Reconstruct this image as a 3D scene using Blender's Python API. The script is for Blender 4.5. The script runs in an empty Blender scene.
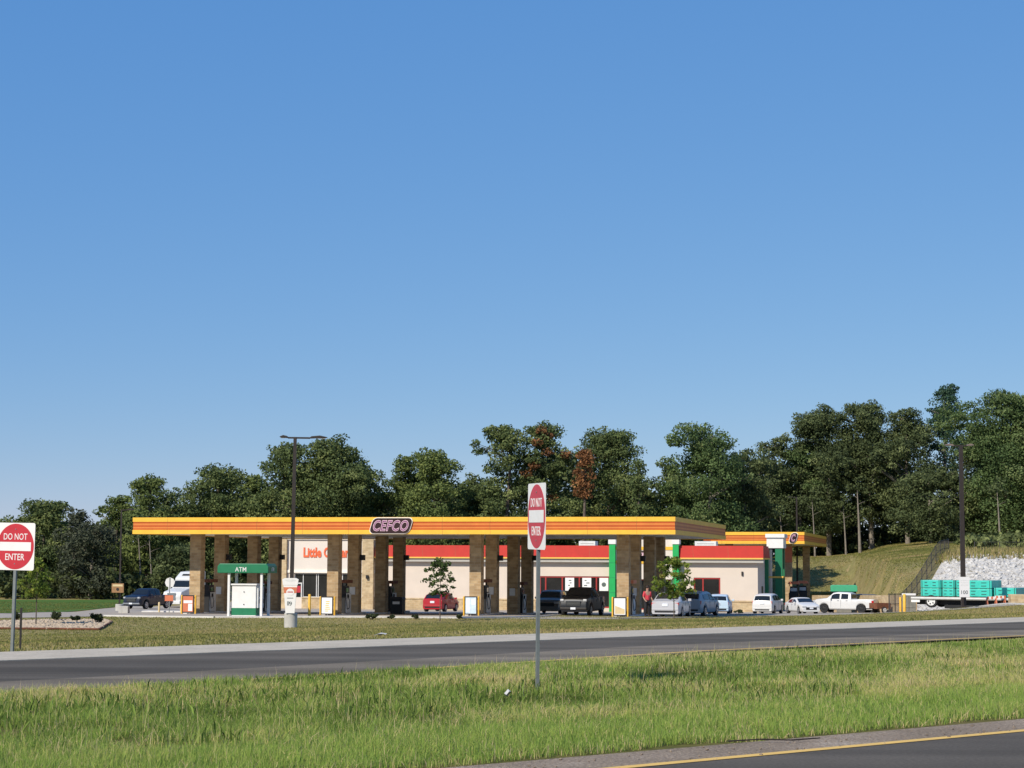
import bpy, bmesh, math, random
import numpy as np
from mathutils import Vector, Matrix
R = math.radians
random.seed(7)
rng = np.random.default_rng(7)
scene = bpy.context.scene
COL = scene.collection

# ---------------------------------------------------------------- camera numbers
F_PX = 1900.0; PITCH = math.atan(178.0/F_PX); ROLL = 0.004; EYE = 1.65
_F = Vector((0, math.cos(PITCH), math.sin(PITCH)))
_U0 = Vector((0, -math.sin(PITCH), math.cos(PITCH))); _R0 = Vector((1, 0, 0))
_U = _U0*math.cos(ROLL) - _R0*math.sin(ROLL)
_R = _R0*math.cos(ROLL) + _U0*math.sin(ROLL)
EYEP = Vector((0, 0, EYE))
def ray(px, py):
    return _F*F_PX + _R*(px-512.0) + _U*(384.0-py)
def at(px, py, Y):                      # survey point: where the sight line crosses the plane y = Y
    d = ray(px, py); return EYEP + d*(Y/d.y)

# ---------------------------------------------------------------- terrain
def ss(t):
    t = max(0.0, min(1.0, t)); return t*t*(3-2*t)
def lerp_tab(x, tab):
    if x <= tab[0][0]: return tab[0][1]
    for (a, va), (b, vb) in zip(tab, tab[1:]):
        if x <= b: return va+(vb-va)*(x-a)/(b-a)
    return tab[-1][1]
HN = Vector((-math.cos(R(45)), math.sin(R(45)), 0))      # across the highway, away from the camera
HD = Vector((math.sin(R(45)), math.cos(R(45)), 0))       # along the highway
Q_STRIP = 30.6                                           # far edge of the concrete shoulder
def G(x, y):
    q = HN.x*x + HN.y*y
    # median ditch
    if 10.6 < q < 21.6:
        return -0.025 - 0.03*math.sin(math.pi*(q-10.6)/11.0)**2
    if q <= Q_STRIP: return -0.06
    t = min(1.0, (q-Q_STRIP)/40.0)
    v = -0.06-1.44*(0.75*t+0.25*ss(t))
    base = v
    yy = min(y, 166.0)
    if yy > 108: base += -0.02*(yy-108)*ss((q-Q_STRIP)/40.0)
    if x > 16: base += 0.0025*(min(x, 34.0)-16)**2*ss((y-70)/40.0)*(1-.85*ss((y-128)/16.0))
    if x < -24: base += 0.25*ss((-24-x)/10.0)*ss((y-140)/30.0)
    # wooded bank on the right
    e = x-.172*y
    y0 = lerp_tab(e, [(1.6, 217), (3.0, 190), (5.2, 148), (11, 145)])
    w = lerp_tab(e, [(1.6, 20), (3.0, 26), (5.2, 30), (11, 26)])
    base += 5.1*lerp_tab(e, [(1.6, .74), (3.0, .76), (5.2, .84), (11, .97)])*ss((y-y0)/w)*ss((x-16)/12.0)
    if x > 22: base += 0.030*max(0, min(y, 250)-176)*ss((x-22)/10)*lerp_tab(e, [(-2, .6), (6, 1.)])
    base += 0.04*math.sin(x*0.31+1.3)*math.sin(y*0.27)*t
    return base
def on_ground(px, py, far=400.0):
    d = ray(px, py); d = d/d.y
    y = 8.0; prev = y
    while y < far:
        p = EYEP+d*y
        if p.z <= G(p.x, p.y):
            a, b = prev, y
            for _ in range(24):
                m = (a+b)/2; p = EYEP+d*m
                if p.z <= G(p.x, p.y): b = m
                else: a = m
            return EYEP+d*b
        prev = y; y += 0.5
    return EYEP+d*far
def flat(px, py, z=0.0):
    d = ray(px, py); return EYEP+d*((z-EYE)/d.z)

# ---------------------------------------------------------------- materials
MATS = {}
def new_mat(name):
    m = bpy.data.materials.new(name); m.use_nodes = True
    nt = m.node_tree; b = nt.nodes['Principled BSDF']
    MATS[name] = m
    return m, nt, b
def N(nt, typ, **kw):
    n = nt.nodes.new(typ)
    for k, v in kw.items(): setattr(n, k, v)
    return n
def noise(nt, scale, detail=4, rough=.6, coord='Object'):
    tc = N(nt, 'ShaderNodeTexCoord'); n = N(nt, 'ShaderNodeTexNoise')
    n.inputs['Scale'].default_value = scale; n.inputs['Detail'].default_value = detail
    n.inputs['Roughness'].default_value = rough
    nt.links.new(tc.outputs[coord], n.inputs['Vector'])
    return n
def ramp(nt, src, stops):
    r = N(nt, 'ShaderNodeValToRGB'); e = r.color_ramp.elements
    while len(e) < len(stops): e.new(0.5)
    for el, (p, c) in zip(e, stops):
        el.position = p; el.color = (c[0], c[1], c[2], 1)
    nt.links.new(src, r.inputs['Fac']); return r
def mix(nt, fac, a, b, mode='MIX'):
    n = N(nt, 'ShaderNodeMix'); n.data_type = 'RGBA'; n.blend_type = mode
    for sock, v in ((n.inputs[0], fac), (n.inputs[6], a), (n.inputs[7], b)):
        if hasattr(v, 'links') or isinstance(v, bpy.types.NodeSocket): nt.links.new(v, sock)
        elif isinstance(v, (int, float)): sock.default_value = v
        else: sock.default_value = (v[0], v[1], v[2], 1)
    return n.outputs[2]
def bump(nt, b, src, strength=.3, dist=.02):
    n = N(nt, 'ShaderNodeBump'); n.inputs['Strength'].default_value = strength
    n.inputs['Distance'].default_value = dist
    nt.links.new(src, n.inputs['Height']); nt.links.new(n.outputs['Normal'], b.inputs['Normal'])
def mat(name, col, rough=.6, metal=0., var=.12, scale=3., bmp=0., coat=0., spec=.4):
    m, nt, b = new_mat(name)
    b.inputs['Roughness'].default_value = rough; b.inputs['Metallic'].default_value = metal
    b.inputs['Specular IOR Level'].default_value = spec
    b.inputs['Coat Weight'].default_value = coat; b.inputs['Coat Roughness'].default_value = .06
    n = noise(nt, scale)
    lo = [c*(1-var) for c in col]; hi = [min(1, c*(1+var)) for c in col]
    r = ramp(nt, n.outputs['Fac'], [(.3, lo), (.7, hi)])
    nt.links.new(r.outputs['Color'], b.inputs['Base Color'])
    if bmp: bump(nt, b, n.outputs['Fac'], bmp)
    return m
M = lambda k: MATS[k]

# ---------------------------------------------------------------- mesh builder
class MB:
    def __init__(s): s.v = []; s.f = []; s.m = []; s.T = None
    def add(s, vs, fs, m=0):
        o = len(s.v)
        s.v += [tuple(s.T @ Vector(p)) if s.T else tuple(p) for p in vs]
        s.f += [tuple(o+i for i in f) for f in fs]; s.m += [m]*len(fs)
        return s
    def box(s, x0, x1, y0, y1, z0, z1, m=0):
        vs = [(x, y, z) for z in (z0, z1) for x, y in ((x0, y0), (x1, y0), (x1, y1), (x0, y1))]
        return s.add(vs, [(3, 2, 1, 0), (4, 5, 6, 7), (0, 1, 5, 4), (1, 2, 6, 5), (2, 3, 7, 6), (3, 0, 4, 7)], m)
    def prism(s, poly, a0, a1, axis='y', m=0):
        # poly in the plane across axis: axis y -> (x,z), axis x -> (y,z), axis z -> (x,y)
        P = {'y': lambda p, a: (p[0], a, p[1]), 'x': lambda p, a: (a, p[0], p[1]), 'z': lambda p, a: (p[0], p[1], a)}[axis]
        n = len(poly); vs = [P(p, a0) for p in poly]+[P(p, a1) for p in poly]
        fs = [tuple(range(n)), tuple(range(2*n-1, n-1, -1))]
        fs += [(i, (i+1) % n+0, (i+1) % n+n, i+n)[::-1] for i in range(n)]
        return s.add(vs, fs, m)
    def tube(s, p0, p1, r0, r1=None, n=8, m=0, cap=True):
        r1 = r0 if r1 is None else r1
        p0 = Vector(p0); p1 = Vector(p1); d = (p1-p0).normalized()
        a = d.orthogonal().normalized(); b = d.cross(a)
        vs = [p0+(a*math.cos(t)+b*math.sin(t))*r0 for t in [2*math.pi*i/n for i in range(n)]]
        vs += [p1+(a*math.cos(t)+b*math.sin(t))*r1 for t in [2*math.pi*i/n for i in range(n)]]
        fs = [(i, (i+1) % n, (i+1) % n+n, i+n) for i in range(n)]
        if cap: fs += [tuple(range(n-1, -1, -1)), tuple(range(n, 2*n))]
        return s.add(vs, fs, m)
    def lathe(s, prof, c=(0, 0, 0), n=16, axis='z', m=0):
        vs = []; k = len(prof)
        for r, h in prof:
            for i in range(n):
                t = 2*math.pi*i/n; x, y = r*math.cos(t), r*math.sin(t)
                vs.append({'z': (c[0]+x, c[1]+y, c[2]+h), 'y': (c[0]+x, c[1]+h, c[2]+y), 'x': (c[0]+h, c[1]+x, c[2]+y)}[axis])
        fs = [(j*n+i, j*n+(i+1) % n, (j+1)*n+(i+1) % n, (j+1)*n+i) for j in range(k-1) for i in range(n)]
        fs += [tuple(range(n-1, -1, -1)), tuple(range((k-1)*n, k*n))]
        return s.add(vs, fs, m)
    def blob(s, c, rx, ry, rz, seed=0, rough=.25, m=0, sub=1):
        bm = bmesh.new(); bmesh.ops.create_icosphere(bm, subdivisions=sub, radius=1)
        rr = random.Random(seed)
        vs = [(c[0]+v.co.x*rx*(k := 1+rr.uniform(-rough, rough)), c[1]+v.co.y*ry*k, c[2]+v.co.z*rz*k) for v in bm.verts]
        fs = [tuple(v.index for v in f.verts) for f in bm.faces]; bm.free()
        return s.add(vs, fs, m)
    def build(s, name, mats, parent=None, smooth=None, bevel=0, fix=True):
        me = bpy.data.meshes.new(name); me.from_pydata(s.v, [], s.f)
        if not isinstance(mats, (list, tuple)): mats = [mats]
        for m in mats: me.materials.append(MATS[m] if isinstance(m, str) else m)
        me.polygons.foreach_set('material_index', s.m)
        if fix:
            bm = bmesh.new(); bm.from_mesh(me)
            bmesh.ops.recalc_face_normals(bm, faces=bm.faces); bm.to_mesh(me); bm.free()
        if smooth is not None:
            me.shade_smooth(); me.set_sharp_from_angle(angle=R(smooth))
        me.update()
        o = bpy.data.objects.new(name, me); COL.objects.link(o)
        if parent: o.parent = parent
        if bevel:
            b = o.modifiers.new('bevel', 'BEVEL'); b.width = bevel; b.segments = 2; b.limit_method = 'ANGLE'
        return o
def tag(o, label=None, cat=None, group=None, kind=None):
    if label: o['label'] = label
    if cat: o['category'] = cat
    if group: o['group'] = group
    if kind: o['kind'] = kind
    return o
def thing(name, label, cat, loc=(0, 0, 0), rz=0., group=None):
    o = bpy.data.objects.new(name, None); COL.objects.link(o)
    o.location = loc; o.rotation_euler = (0, 0, rz); o.empty_display_size = .3
    return tag(o, label, cat, group)
def gp(x, y, dz=0.): return (x, y, G(x, y)+dz)

_tc = {}
def text_geo(txt, size=1., ext=.004, off=0., shear=0., space=1.):
    key = (txt, size, ext, off, shear, space)
    if key not in _tc:
        cu = bpy.data.curves.new('t', 'FONT'); cu.body = txt; cu.size = size; cu.extrude = ext
        cu.offset = off; cu.shear = shear; cu.space_character = space; cu.resolution_u = 3
        o = bpy.data.objects.new('t', cu); COL.objects.link(o)
        dg = bpy.context.evaluated_depsgraph_get()
        me = bpy.data.meshes.new_from_object(o.evaluated_get(dg))
        vs = [v.co.copy() for v in me.vertices]; fs = [tuple(p.vertices) for p in me.polygons]
        bpy.data.objects.remove(o); bpy.data.meshes.remove(me); bpy.data.curves.remove(cu)
        xs = [v.x for v in vs]; ys = [v.y for v in vs]
        cx, cy = (min(xs)+max(xs))/2, (min(ys)+max(ys))/2
        _tc[key] = ([(v.x-cx, v.y-cy, v.z) for v in vs], fs, max(xs)-min(xs), max(ys)-min(ys))
    return _tc[key]
def put_text(mb, txt, cx, y, cz, width=None, height=None, m=0, face=-1, **kw):
    """writing on a plane facing local -y (or +x when face='x')"""
    vs, fs, w, h = text_geo(txt, **kw)
    sx = width/w if width else (height/h); sz = height/h if height else sx
    if face == -1: mb.add([(cx+v[0]*sx, y-v[2], cz+v[1]*sz) for v in vs], fs, m)
    else: mb.add([(y+v[2], cx+v[0]*sx, cz+v[1]*sz) for v in vs], fs, m)

def drape(name, poly, step, dz, mats, zf=G, kind='structure', skirt=False):
    """a sheet with a clean outline laid over the terrain"""
    bm = bmesh.new()
    vs = [bm.verts.new((p[0], p[1], 0)) for p in poly]
    bm.faces.new(vs); bmesh.ops.triangulate(bm, faces=bm.faces[:])
    xs = [p[0] for p in poly]; ys = [p[1] for p in poly]
    for ax, lo, hi in ((0, min(xs), max(xs)), (1, min(ys), max(ys))):
        c = math.floor(lo/step)*step+step
        while c < hi:
            pc = [0, 0, 0]; pc[ax] = c; no = [0, 0, 0]; no[ax] = 1
            bmesh.ops.bisect_plane(bm, geom=bm.verts[:]+bm.edges[:]+bm.faces[:], plane_co=pc, plane_no=no)
            c += step
    for v in bm.verts: v.co.z = (zf(v.co.x, v.co.y) if callable(zf) else zf)+dz
    bmesh.ops.recalc_face_normals(bm, faces=bm.faces)
    for f in bm.faces:
        if f.normal.z < 0: f.normal_flip()
    me = bpy.data.meshes.new(name); bm.to_mesh(me); bm.free()
    for m in (mats if isinstance(mats, list) else [mats]): me.materials.append(MATS[m])
    me.shade_smooth()
    o = bpy.data.objects.new(name, me); COL.objects.link(o)
    if kind: o['kind'] = kind
    return o

def blades(name, pts, hgt, wid, tint, matname, lean=.5, seg=2, rs=1):
    """many grass blades in one mesh; tint is a per-blade number stored as an attribute"""
    r = np.random.default_rng(rs); n = len(pts)
    a = r.uniform(0, 2*np.pi, n); la = r.uniform(0, 2*np.pi, n); lm = np.abs(r.normal(0, 1, n))*lean*hgt
    side = np.stack([np.cos(a), np.sin(a), np.zeros(n)], 1)*wid[:, None]*.5
    ld = np.stack([np.cos(la), np.sin(la), np.zeros(n)], 1)*lm[:, None]
    up = np.zeros((n, 3)); up[:, 2] = hgt
    v0 = pts-side; v1 = pts+side
    mid = pts+up*.55+ld*.35; v2 = mid-side*.8; v3 = mid+side*.8
    v4 = pts+up*np.clip(1-.25*(lm/hgt)[:, None], .4, 1)+ld
    V = np.stack([v0, v1, v3, v2, v4], 1).reshape(-1, 3)
    b = np.arange(n)*5
    loops = np.stack([b, b+1, b+2, b+3, b+3, b+2, b+4], 1).reshape(-1)
    starts = np.stack([np.arange(n)*7, np.arange(n)*7+4], 1).reshape(-1)
    tot = np.tile([4, 3], n)
    return raw_mesh(name, V, loops, starts, tot, np.repeat(tint, 5), matname)
def raw_mesh(name, V, loops, starts, tot, tint, matname):
    me = bpy.data.meshes.new(name)
    me.vertices.add(len(V)); me.vertices.foreach_set('co', V.astype(np.float32).ravel())
    me.loops.add(len(loops)); me.loops.foreach_set('vertex_index', loops.astype(np.int32))
    me.polygons.add(len(starts)); me.polygons.foreach_set('loop_start', starts.astype(np.int32))
    at_ = me.attributes.new('tint', 'FLOAT', 'POINT'); at_.data.foreach_set('value', tint.astype(np.float32))
    me.update(calc_edges=True); me.materials.append(MATS[matname])
    o = bpy.data.objects.new(name, me); COL.objects.link(o)
    return o
def leaf_mat(name, stops, transl=.35, rough=.7, spec=.12, blotch=0):
    m, nt, b = new_mat(name)
    a = N(nt, 'ShaderNodeAttribute'); a.attribute_name = 'tint'
    r = ramp(nt, a.outputs['Fac'], stops)
    b.inputs['Roughness'].default_value = rough; b.inputs['Specular IOR Level'].default_value = spec
    nt.links.new(r.outputs['Color'], b.inputs['Base Color'])
    t = N(nt, 'ShaderNodeBsdfTranslucent'); nt.links.new(r.outputs['Color'], t.inputs['Color'])
    mx = N(nt, 'ShaderNodeMixShader'); mx.inputs[0].default_value = transl
    nt.links.new(b.outputs[0], mx.inputs[1]); nt.links.new(t.outputs[0], mx.inputs[2])
    nt.links.new(mx.outputs[0], nt.nodes['Material Output'].inputs['Surface'])
    return m
def vnoise(x, y, s, seed=0):
    """cheap smooth value noise on arrays"""
    r = np.random.default_rng(seed); T = r.random((64, 64))
    u = x/s; v = y/s; i = np.floor(u).astype(int); j = np.floor(v).astype(int)
    fu = u-i; fv = v-j; fu = fu*fu*(3-2*fu); fv = fv*fv*(3-2*fv)
    g = lambda a, b: T[a % 64, b % 64]
    return (g(i, j)*(1-fu)+g(i+1, j)*fu)*(1-fv)+(g(i, j+1)*(1-fu)+g(i+1, j+1)*fu)*fv
# ---------------------------------------------------------------- the material list
mat('white_paint', (.76, .73, .69), .45, var=.05); mat('cream_wall', (.64, .545, .455), .8, var=.05, scale=.6)
mat('white_wall', (.68, .60, .52), .8, var=.04, scale=.6); mat('soffit', (.88, .80, .68), .6, var=.04)
mat('shade_and_louvre_grey', (.42, .40, .36), .7, var=.06); mat('sign_white', (.74, .71, .68), .35, var=.04, scale=6)
mat('sign_red', (.47, .03, .042), .4, var=.08, scale=4); mat('store_red', (.50, .021, .010), .6, var=.06, scale=.8)
mat('yellow', (.86, .48, .05), .4, var=.04, scale=.7); mat('stripe_dark', (.50, .09, .013), .4, var=.05, scale=.8)
mat('stripe_light', (.68, .215, .045), .4, var=.05, scale=.8); mat('trim_yellow', (.80, .48, .09), .5, var=.05)
mat('maroon', (.028, .008, .009), .4, var=.1); mat('logo_pink', (.78, .52, .58), .4, var=.03); mat('logo_purple', (.20, .06, .16), .4, var=.05)
mat('green_pilaster', (.012, .36, .085), .5, var=.06); mat('atm_green', (.015, .17, .075), .45, var=.08)
mat('dark_metal', (.022, .018, .016), .5, metal=.0, var=.2); mat('bronze', (.03, .022, .018), .5, var=.2)
mat('galv', (.20, .215, .21), .55, metal=.35, var=.15, scale=8); mat('concrete', (.46, .44, .40), .85, var=.14, scale=2.5, bmp=.2)
mat('concrete_light', (.60, .57, .53), .85, var=.12, scale=1.5, bmp=.2); mat('glass_dark', (.012, .014, .016), .08, var=.1, spec=.6)
mat('glass_store', (.018, .017, .016), .12, var=.35, scale=.8, spec=.5); mat('black', (.012, .012, .013), .55, var=.2)
mat('rubber', (.018, .018, .019), .8, var=.2, scale=9); mat('alloy', (.42, .43, .45), .35, metal=.7, var=.15, scale=12)
mat('red_mullion', (.34, .03, .025), .5, var=.1); mat('bollard_yellow', (.75, .42, .045), .5, var=.12, scale=4)
mat('tan_post', (.62, .48, .26), .6, var=.12); mat('orange_sign', (.58, .17, .08), .5, var=.1, scale=3)
mat('poster_blue', (.55, .66, .74), .5, var=.15, scale=5); mat('poster_white', (.80, .79, .76), .5, var=.05, scale=5)
mat('poster_ink', (.10, .12, .12), .6, var=.3, scale=8); mat('brown_sign', (.30, .16, .07), .6, var=.2, scale=6)
mat('letter_orange', (.76, .14, .05), .45, var=.06); mat('teal_wrap', (.045, .50, .40), .4, var=.16, scale=2.0, bmp=.3)
mat('strap_dark', (.02, .05, .05), .6); mat('wood', (.40, .26, .14), .8, var=.25, scale=6); mat('rust', (.16, .06, .03), .8, var=.3, scale=5)
for k, c in dict(paint_navy=(.006, .010, .026), paint_black=(.010, .010, .011), paint_charcoal=(.12, .105, .09), paint_white=(.62, .61, .59),
                 paint_silver=(.46, .45, .46), paint_bluegrey=(.32, .34, .36), paint_red=(.40, .012, .022), paint_paleblue=(.52, .64, .74)).items():
    mat(k, c, .38, var=.03, coat=.22, scale=2)
mat('tail_red', (.45, .01, .012), .25, var=.1); mat('lamp_clear', (.42, .43, .44), .15, var=.05, spec=.8); mat('plate', (.72, .74, .78), .5, var=.1, scale=20)
mat('chrome', (.42, .42, .43), .28, metal=.8, var=.08, scale=10); mat('skin', (.42, .24, .17), .6, var=.06); mat('hair', (.025, .016, .012), .7)
mat('shirt_red', (.62, .06, .08), .8, var=.1); mat('cloth_black', (.02, .02, .024), .85, var=.2); mat('amber', (.75, .2, .03), .4)
mat('wire_fence', (.055, .05, .045), .7, var=.2); mat('roof_grey', (.35, .34, .32), .8, var=.1); mat('hvac', (.66, .65, .62), .6, var=.1)
mat('grey_box', (.20, .19, .16), .7, var=.15, scale=4); mat('bark', (.11, .085, .065), .9, var=.35, scale=3, bmp=.5); mat('bark_pale', (.21, .18, .145), .9, var=.3, scale=3, bmp=.4)
mat('rock', (.49, .465, .43), .9, var=.3, scale=1.6, bmp=.4); mat('tan_rock', (.42, .33, .235), .9, var=.25, scale=3, bmp=.4)
mat('head_brown', (.19, .14, .115), .5); mat('paper', (.5, .49, .47), .8); mat('kiosk_green', (.06, .36, .18), .5, var=.06); mat('stick_dark', (.03, .022, .018), .9)

def brick_mat(name, c1, c2, mortar, sc=1., bw=.42, rh=.17):
    m, nt, b = new_mat(name); b.inputs['Roughness'].default_value = .88
    tc = N(nt, 'ShaderNodeTexCoord'); sp = N(nt, 'ShaderNodeSeparateXYZ'); cb = N(nt, 'ShaderNodeCombineXYZ'); ad = N(nt, 'ShaderNodeMath', operation='ADD')
    nt.links.new(tc.outputs['Object'], sp.inputs[0]); nt.links.new(sp.outputs[0], ad.inputs[0]); nt.links.new(sp.outputs[1], ad.inputs[1])
    nt.links.new(ad.outputs[0], cb.inputs[0]); nt.links.new(sp.outputs[2], cb.inputs[1])
    br = N(nt, 'ShaderNodeTexBrick'); br.offset = .5
    br.inputs['Scale'].default_value = sc; br.inputs['Brick Width'].default_value = bw; br.inputs['Row Height'].default_value = rh
    br.inputs['Mortar Size'].default_value = .012; br.inputs['Bias'].default_value = 0.
    br.inputs['Color1'].default_value = (*c1, 1); br.inputs['Color2'].default_value = (*c2, 1); br.inputs['Mortar'].default_value = (*mortar, 1)
    nt.links.new(cb.outputs[0], br.inputs['Vector'])
    n = noise(nt, 2.2, 5); r = ramp(nt, n.outputs['Fac'], [(.25, (.72, .70, .66)), (.75, (1.2, 1.15, 1.1))])
    nt.links.new(mix(nt, 1., br.outputs['Color'], r.outputs['Color'], 'MULTIPLY'), b.inputs['Base Color'])
    bump(nt, b, br.outputs['Fac'], -.5, .02)
brick_mat('stone', (.50, .37, .215), (.34, .225, .115), (.42, .33, .22))
brick_mat('stone_wall', (.56, .44, .27), (.44, .32, .18), (.50, .41, .28))

def asphalt(name, base, streak, tone=(1, 1, 1)):
    m, nt, b = new_mat(name); b.inputs['Roughness'].default_value = .95; b.inputs['Specular IOR Level'].default_value = .08
    tc = N(nt, 'ShaderNodeTexCoord'); mp = N(nt, 'ShaderNodeMapping'); mp.inputs['Rotation'].default_value = (0, 0, R(-45)); mp.inputs['Scale'].default_value = (.03, .03, .03)
    # long worn bands that run with the traffic
    mp2 = N(nt, 'ShaderNodeMapping'); mp2.inputs['Rotation'].default_value = (0, 0, R(-45)); mp2.inputs['Scale'].default_value = (.02, .55, 1)
    mp2.inputs['Rotation'].default_value = (0, 0, R(-45))
    n2 = N(nt, 'ShaderNodeTexNoise'); n2.inputs['Scale'].default_value = 1.2; n2.inputs['Detail'].default_value = 3
    nt.links.new(tc.outputs['Object'], mp2.inputs['Vector']); nt.links.new(mp2.outputs[0], n2.inputs['Vector'])
    n1 = noise(nt, 26, 6, .8); n3 = noise(nt, .35, 4)
    r1 = ramp(nt, n1.outputs['Fac'], [(.25, [c*.6 for c in base]), (.75, [c*1.45 for c in base])])
    r2 = ramp(nt, n2.outputs['Fac'], [(.3, (1-streak,)*3), (.7, (1+streak,)*3)])
    r3 = ramp(nt, n3.outputs['Fac'], [(.3, (.86, .86, .86)), (.7, (1.12, 1.1, 1.08))])
    c = mix(nt, 1., r1.outputs['Color'], r2.outputs['Color'], 'MULTIPLY')
    nt.links.new(mix(nt, 1., c, r3.outputs['Color'], 'MULTIPLY'), b.inputs['Base Color'])
    bump(nt, b, n1.outputs['Fac'], .4, .01)
asphalt('asphalt', (.104, .091, .076), .30); asphalt('asphalt_worn', (.18, .152, .118), .3); asphalt('lot_asphalt', (.15, .145, .14), .12)

def concrete_strip(name, col):
    m, nt, b = new_mat(name); b.inputs['Roughness'].default_value = .95; b.inputs['Specular IOR Level'].default_value = .1
    n = noise(nt, 1.1, 6, .7); n2 = noise(nt, 22, 3)
    r = ramp(nt, n.outputs['Fac'], [(.25, [c*.78 for c in col]), (.7, [c*1.1 for c in col])])
    r2 = ramp(nt, n2.outputs['Fac'], [(.3, (.85, .85, .85)), (.7, (1.1, 1.1, 1.1))])
    nt.links.new(mix(nt, 1., r.outputs['Color'], r2.outputs['Color'], 'MULTIPLY'), b.inputs['Base Color'])
concrete_strip('shoulder_concrete', (.50, .435, .345)); concrete_strip('apron', (.40, .35, .295))

def ground_mat(name, stops, s1=.12, s2=3.0, fine=(.7, 1.3), bmp=.5):
    m, nt, b = new_mat(name); b.inputs['Roughness'].default_value = .95; b.inputs['Specular IOR Level'].default_value = .1
    n = noise(nt, s1, 6, .65); n2 = noise(nt, s2, 5, .7)
    md = N(nt, 'ShaderNodeMath', operation='MULTIPLY_ADD'); md.inputs[1].default_value = .35; md.inputs[2].default_value = -.17
    nt.links.new(n2.outputs['Fac'], md.inputs[0]); ad = N(nt, 'ShaderNodeMath', operation='ADD')
    nt.links.new(md.outputs[0], ad.inputs[0]); nt.links.new(n.outputs['Fac'], ad.inputs[1])
    r = ramp(nt, ad.outputs[0], stops)
    f = ramp(nt, n2.outputs['Fac'], [(.3, (fine[0],)*3), (.7, (fine[1],)*3)])
    nt.links.new(mix(nt, 1., r.outputs['Color'], f.outputs['Color'], 'MULTIPLY'), b.inputs['Base Color'])
    bump(nt, b, n2.outputs['Fac'], bmp, .05)
ground_mat('verge', [(.28, (.17, .165, .048)), (.42, (.24, .21, .072)), (.55, (.31, .24, .105)), (.7, (.20, .19, .06))], .09, 2.2)
ground_mat('lawn', [(.3, (.055, .12, .022)), (.6, (.085, .15, .032)), (.75, (.12, .15, .045))], .1, 2.5)
ground_mat('median_soil', [(.3, (.075, .08, .02)), (.5, (.12, .11, .03)), (.7, (.16, .125, .05))], .5, 5)
ground_mat('bank', [(.28, (.17, .16, .055)), (.45, (.26, .21, .095)), (.6, (.20, .185, .07)), (.74, (.32, .22, .125))], .16, 1.6)
ground_mat('gravel_shoulder', [(.3, (.25, .19, .135)), (.6, (.37, .285, .21)), (.75, (.50, .41, .32))], .8, 30, (.5, 1.5), .8)
ground_mat('bed_gravel', [(.3, (.34, .265, .19)), (.6, (.44, .35, .26))], .8, 6, (.65, 1.25), .8)

leaf_mat('grass_blade', [(0, (0.093, 0.134, 0.025)), (.30, (0.200, 0.275, 0.053)), (.52, (0.293, 0.414, 0.081)), (.70, (0.479, 0.480, 0.131)), (.86, (0.665, 0.547, 0.247)), (1, (0.772, 0.574, 0.340))], .42)
leaf_mat('grass_short', [(0, (0.132, 0.151, 0.038)), (.4, (0.271, 0.259, 0.080)), (.7, (0.425, 0.325, 0.141)), (1, (0.556, 0.403, 0.225))], .35)
leaf_mat('pine_needles', [(0, (0.053, 0.071, 0.030)), (.5, (0.120, 0.158, 0.056)), (.8, (0.196, 0.223, 0.077)), (1, (0.261, 0.291, 0.101))], .3)
leaf_mat('pine_green', [(0, (0.057, 0.084, 0.029)), (.5, (0.139, 0.177, 0.055)), (.8, (0.223, 0.261, 0.076)), (1, (0.290, 0.321, 0.098))], .32)
leaf_mat('oak_leaves', [(0, (0.041, 0.056, 0.026)), (.5, (0.098, 0.125, 0.051)), (.8, (0.168, 0.197, 0.078)), (1, (0.246, 0.273, 0.114))], .3)
leaf_mat('light_leaves', [(0, (0.045, 0.074, 0.029)), (.5, (0.109, 0.162, 0.056)), (.8, (0.180, 0.236, 0.088)), (1, (0.260, 0.295, 0.119))], .32)
leaf_mat('blue_leaves', [(0, (0.025, 0.052, 0.032)), (.5, (0.057, 0.109, 0.064)), (.8, (0.098, 0.161, 0.092)), (1, (0.149, 0.207, 0.127))], .3)
leaf_mat('grey_leaves', [(0, (0.034, 0.040, 0.025)), (.5, (0.075, 0.086, 0.052)), (.8, (0.115, 0.121, 0.075)), (1, (0.172, 0.172, 0.115))], .25)
leaf_mat('autumn_leaves', [(0, (0.063, 0.036, 0.020)), (.4, (0.214, 0.101, 0.043)), (.75, (0.378, 0.168, 0.070)), (1, (0.479, 0.269, 0.101))], .35)
leaf_mat('young_leaves', [(0, (0.041, 0.078, 0.014)), (.4, (0.149, 0.208, 0.036)), (.75, (0.297, 0.338, 0.060)), (1, (0.446, 0.403, 0.108))], .45)
leaf_mat('dark_young', [(0, (0.021, 0.036, 0.013)), (.5, (0.060, 0.091, 0.026)), (1, (0.150, 0.196, 0.052))], .35)
leaf_mat('shrub_leaves', [(0, (.02, .03, .014)), (.5, (.055, .07, .03)), (1, (.12, .13, .06))], .3)
leaf_mat('woods_leaves', [(0, (0.028, 0.036, 0.017)), (.5, (0.074, 0.091, 0.034)), (.85, (0.144, 0.170, 0.063)), (1, (0.224, 0.244, 0.084))], .22)

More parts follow.
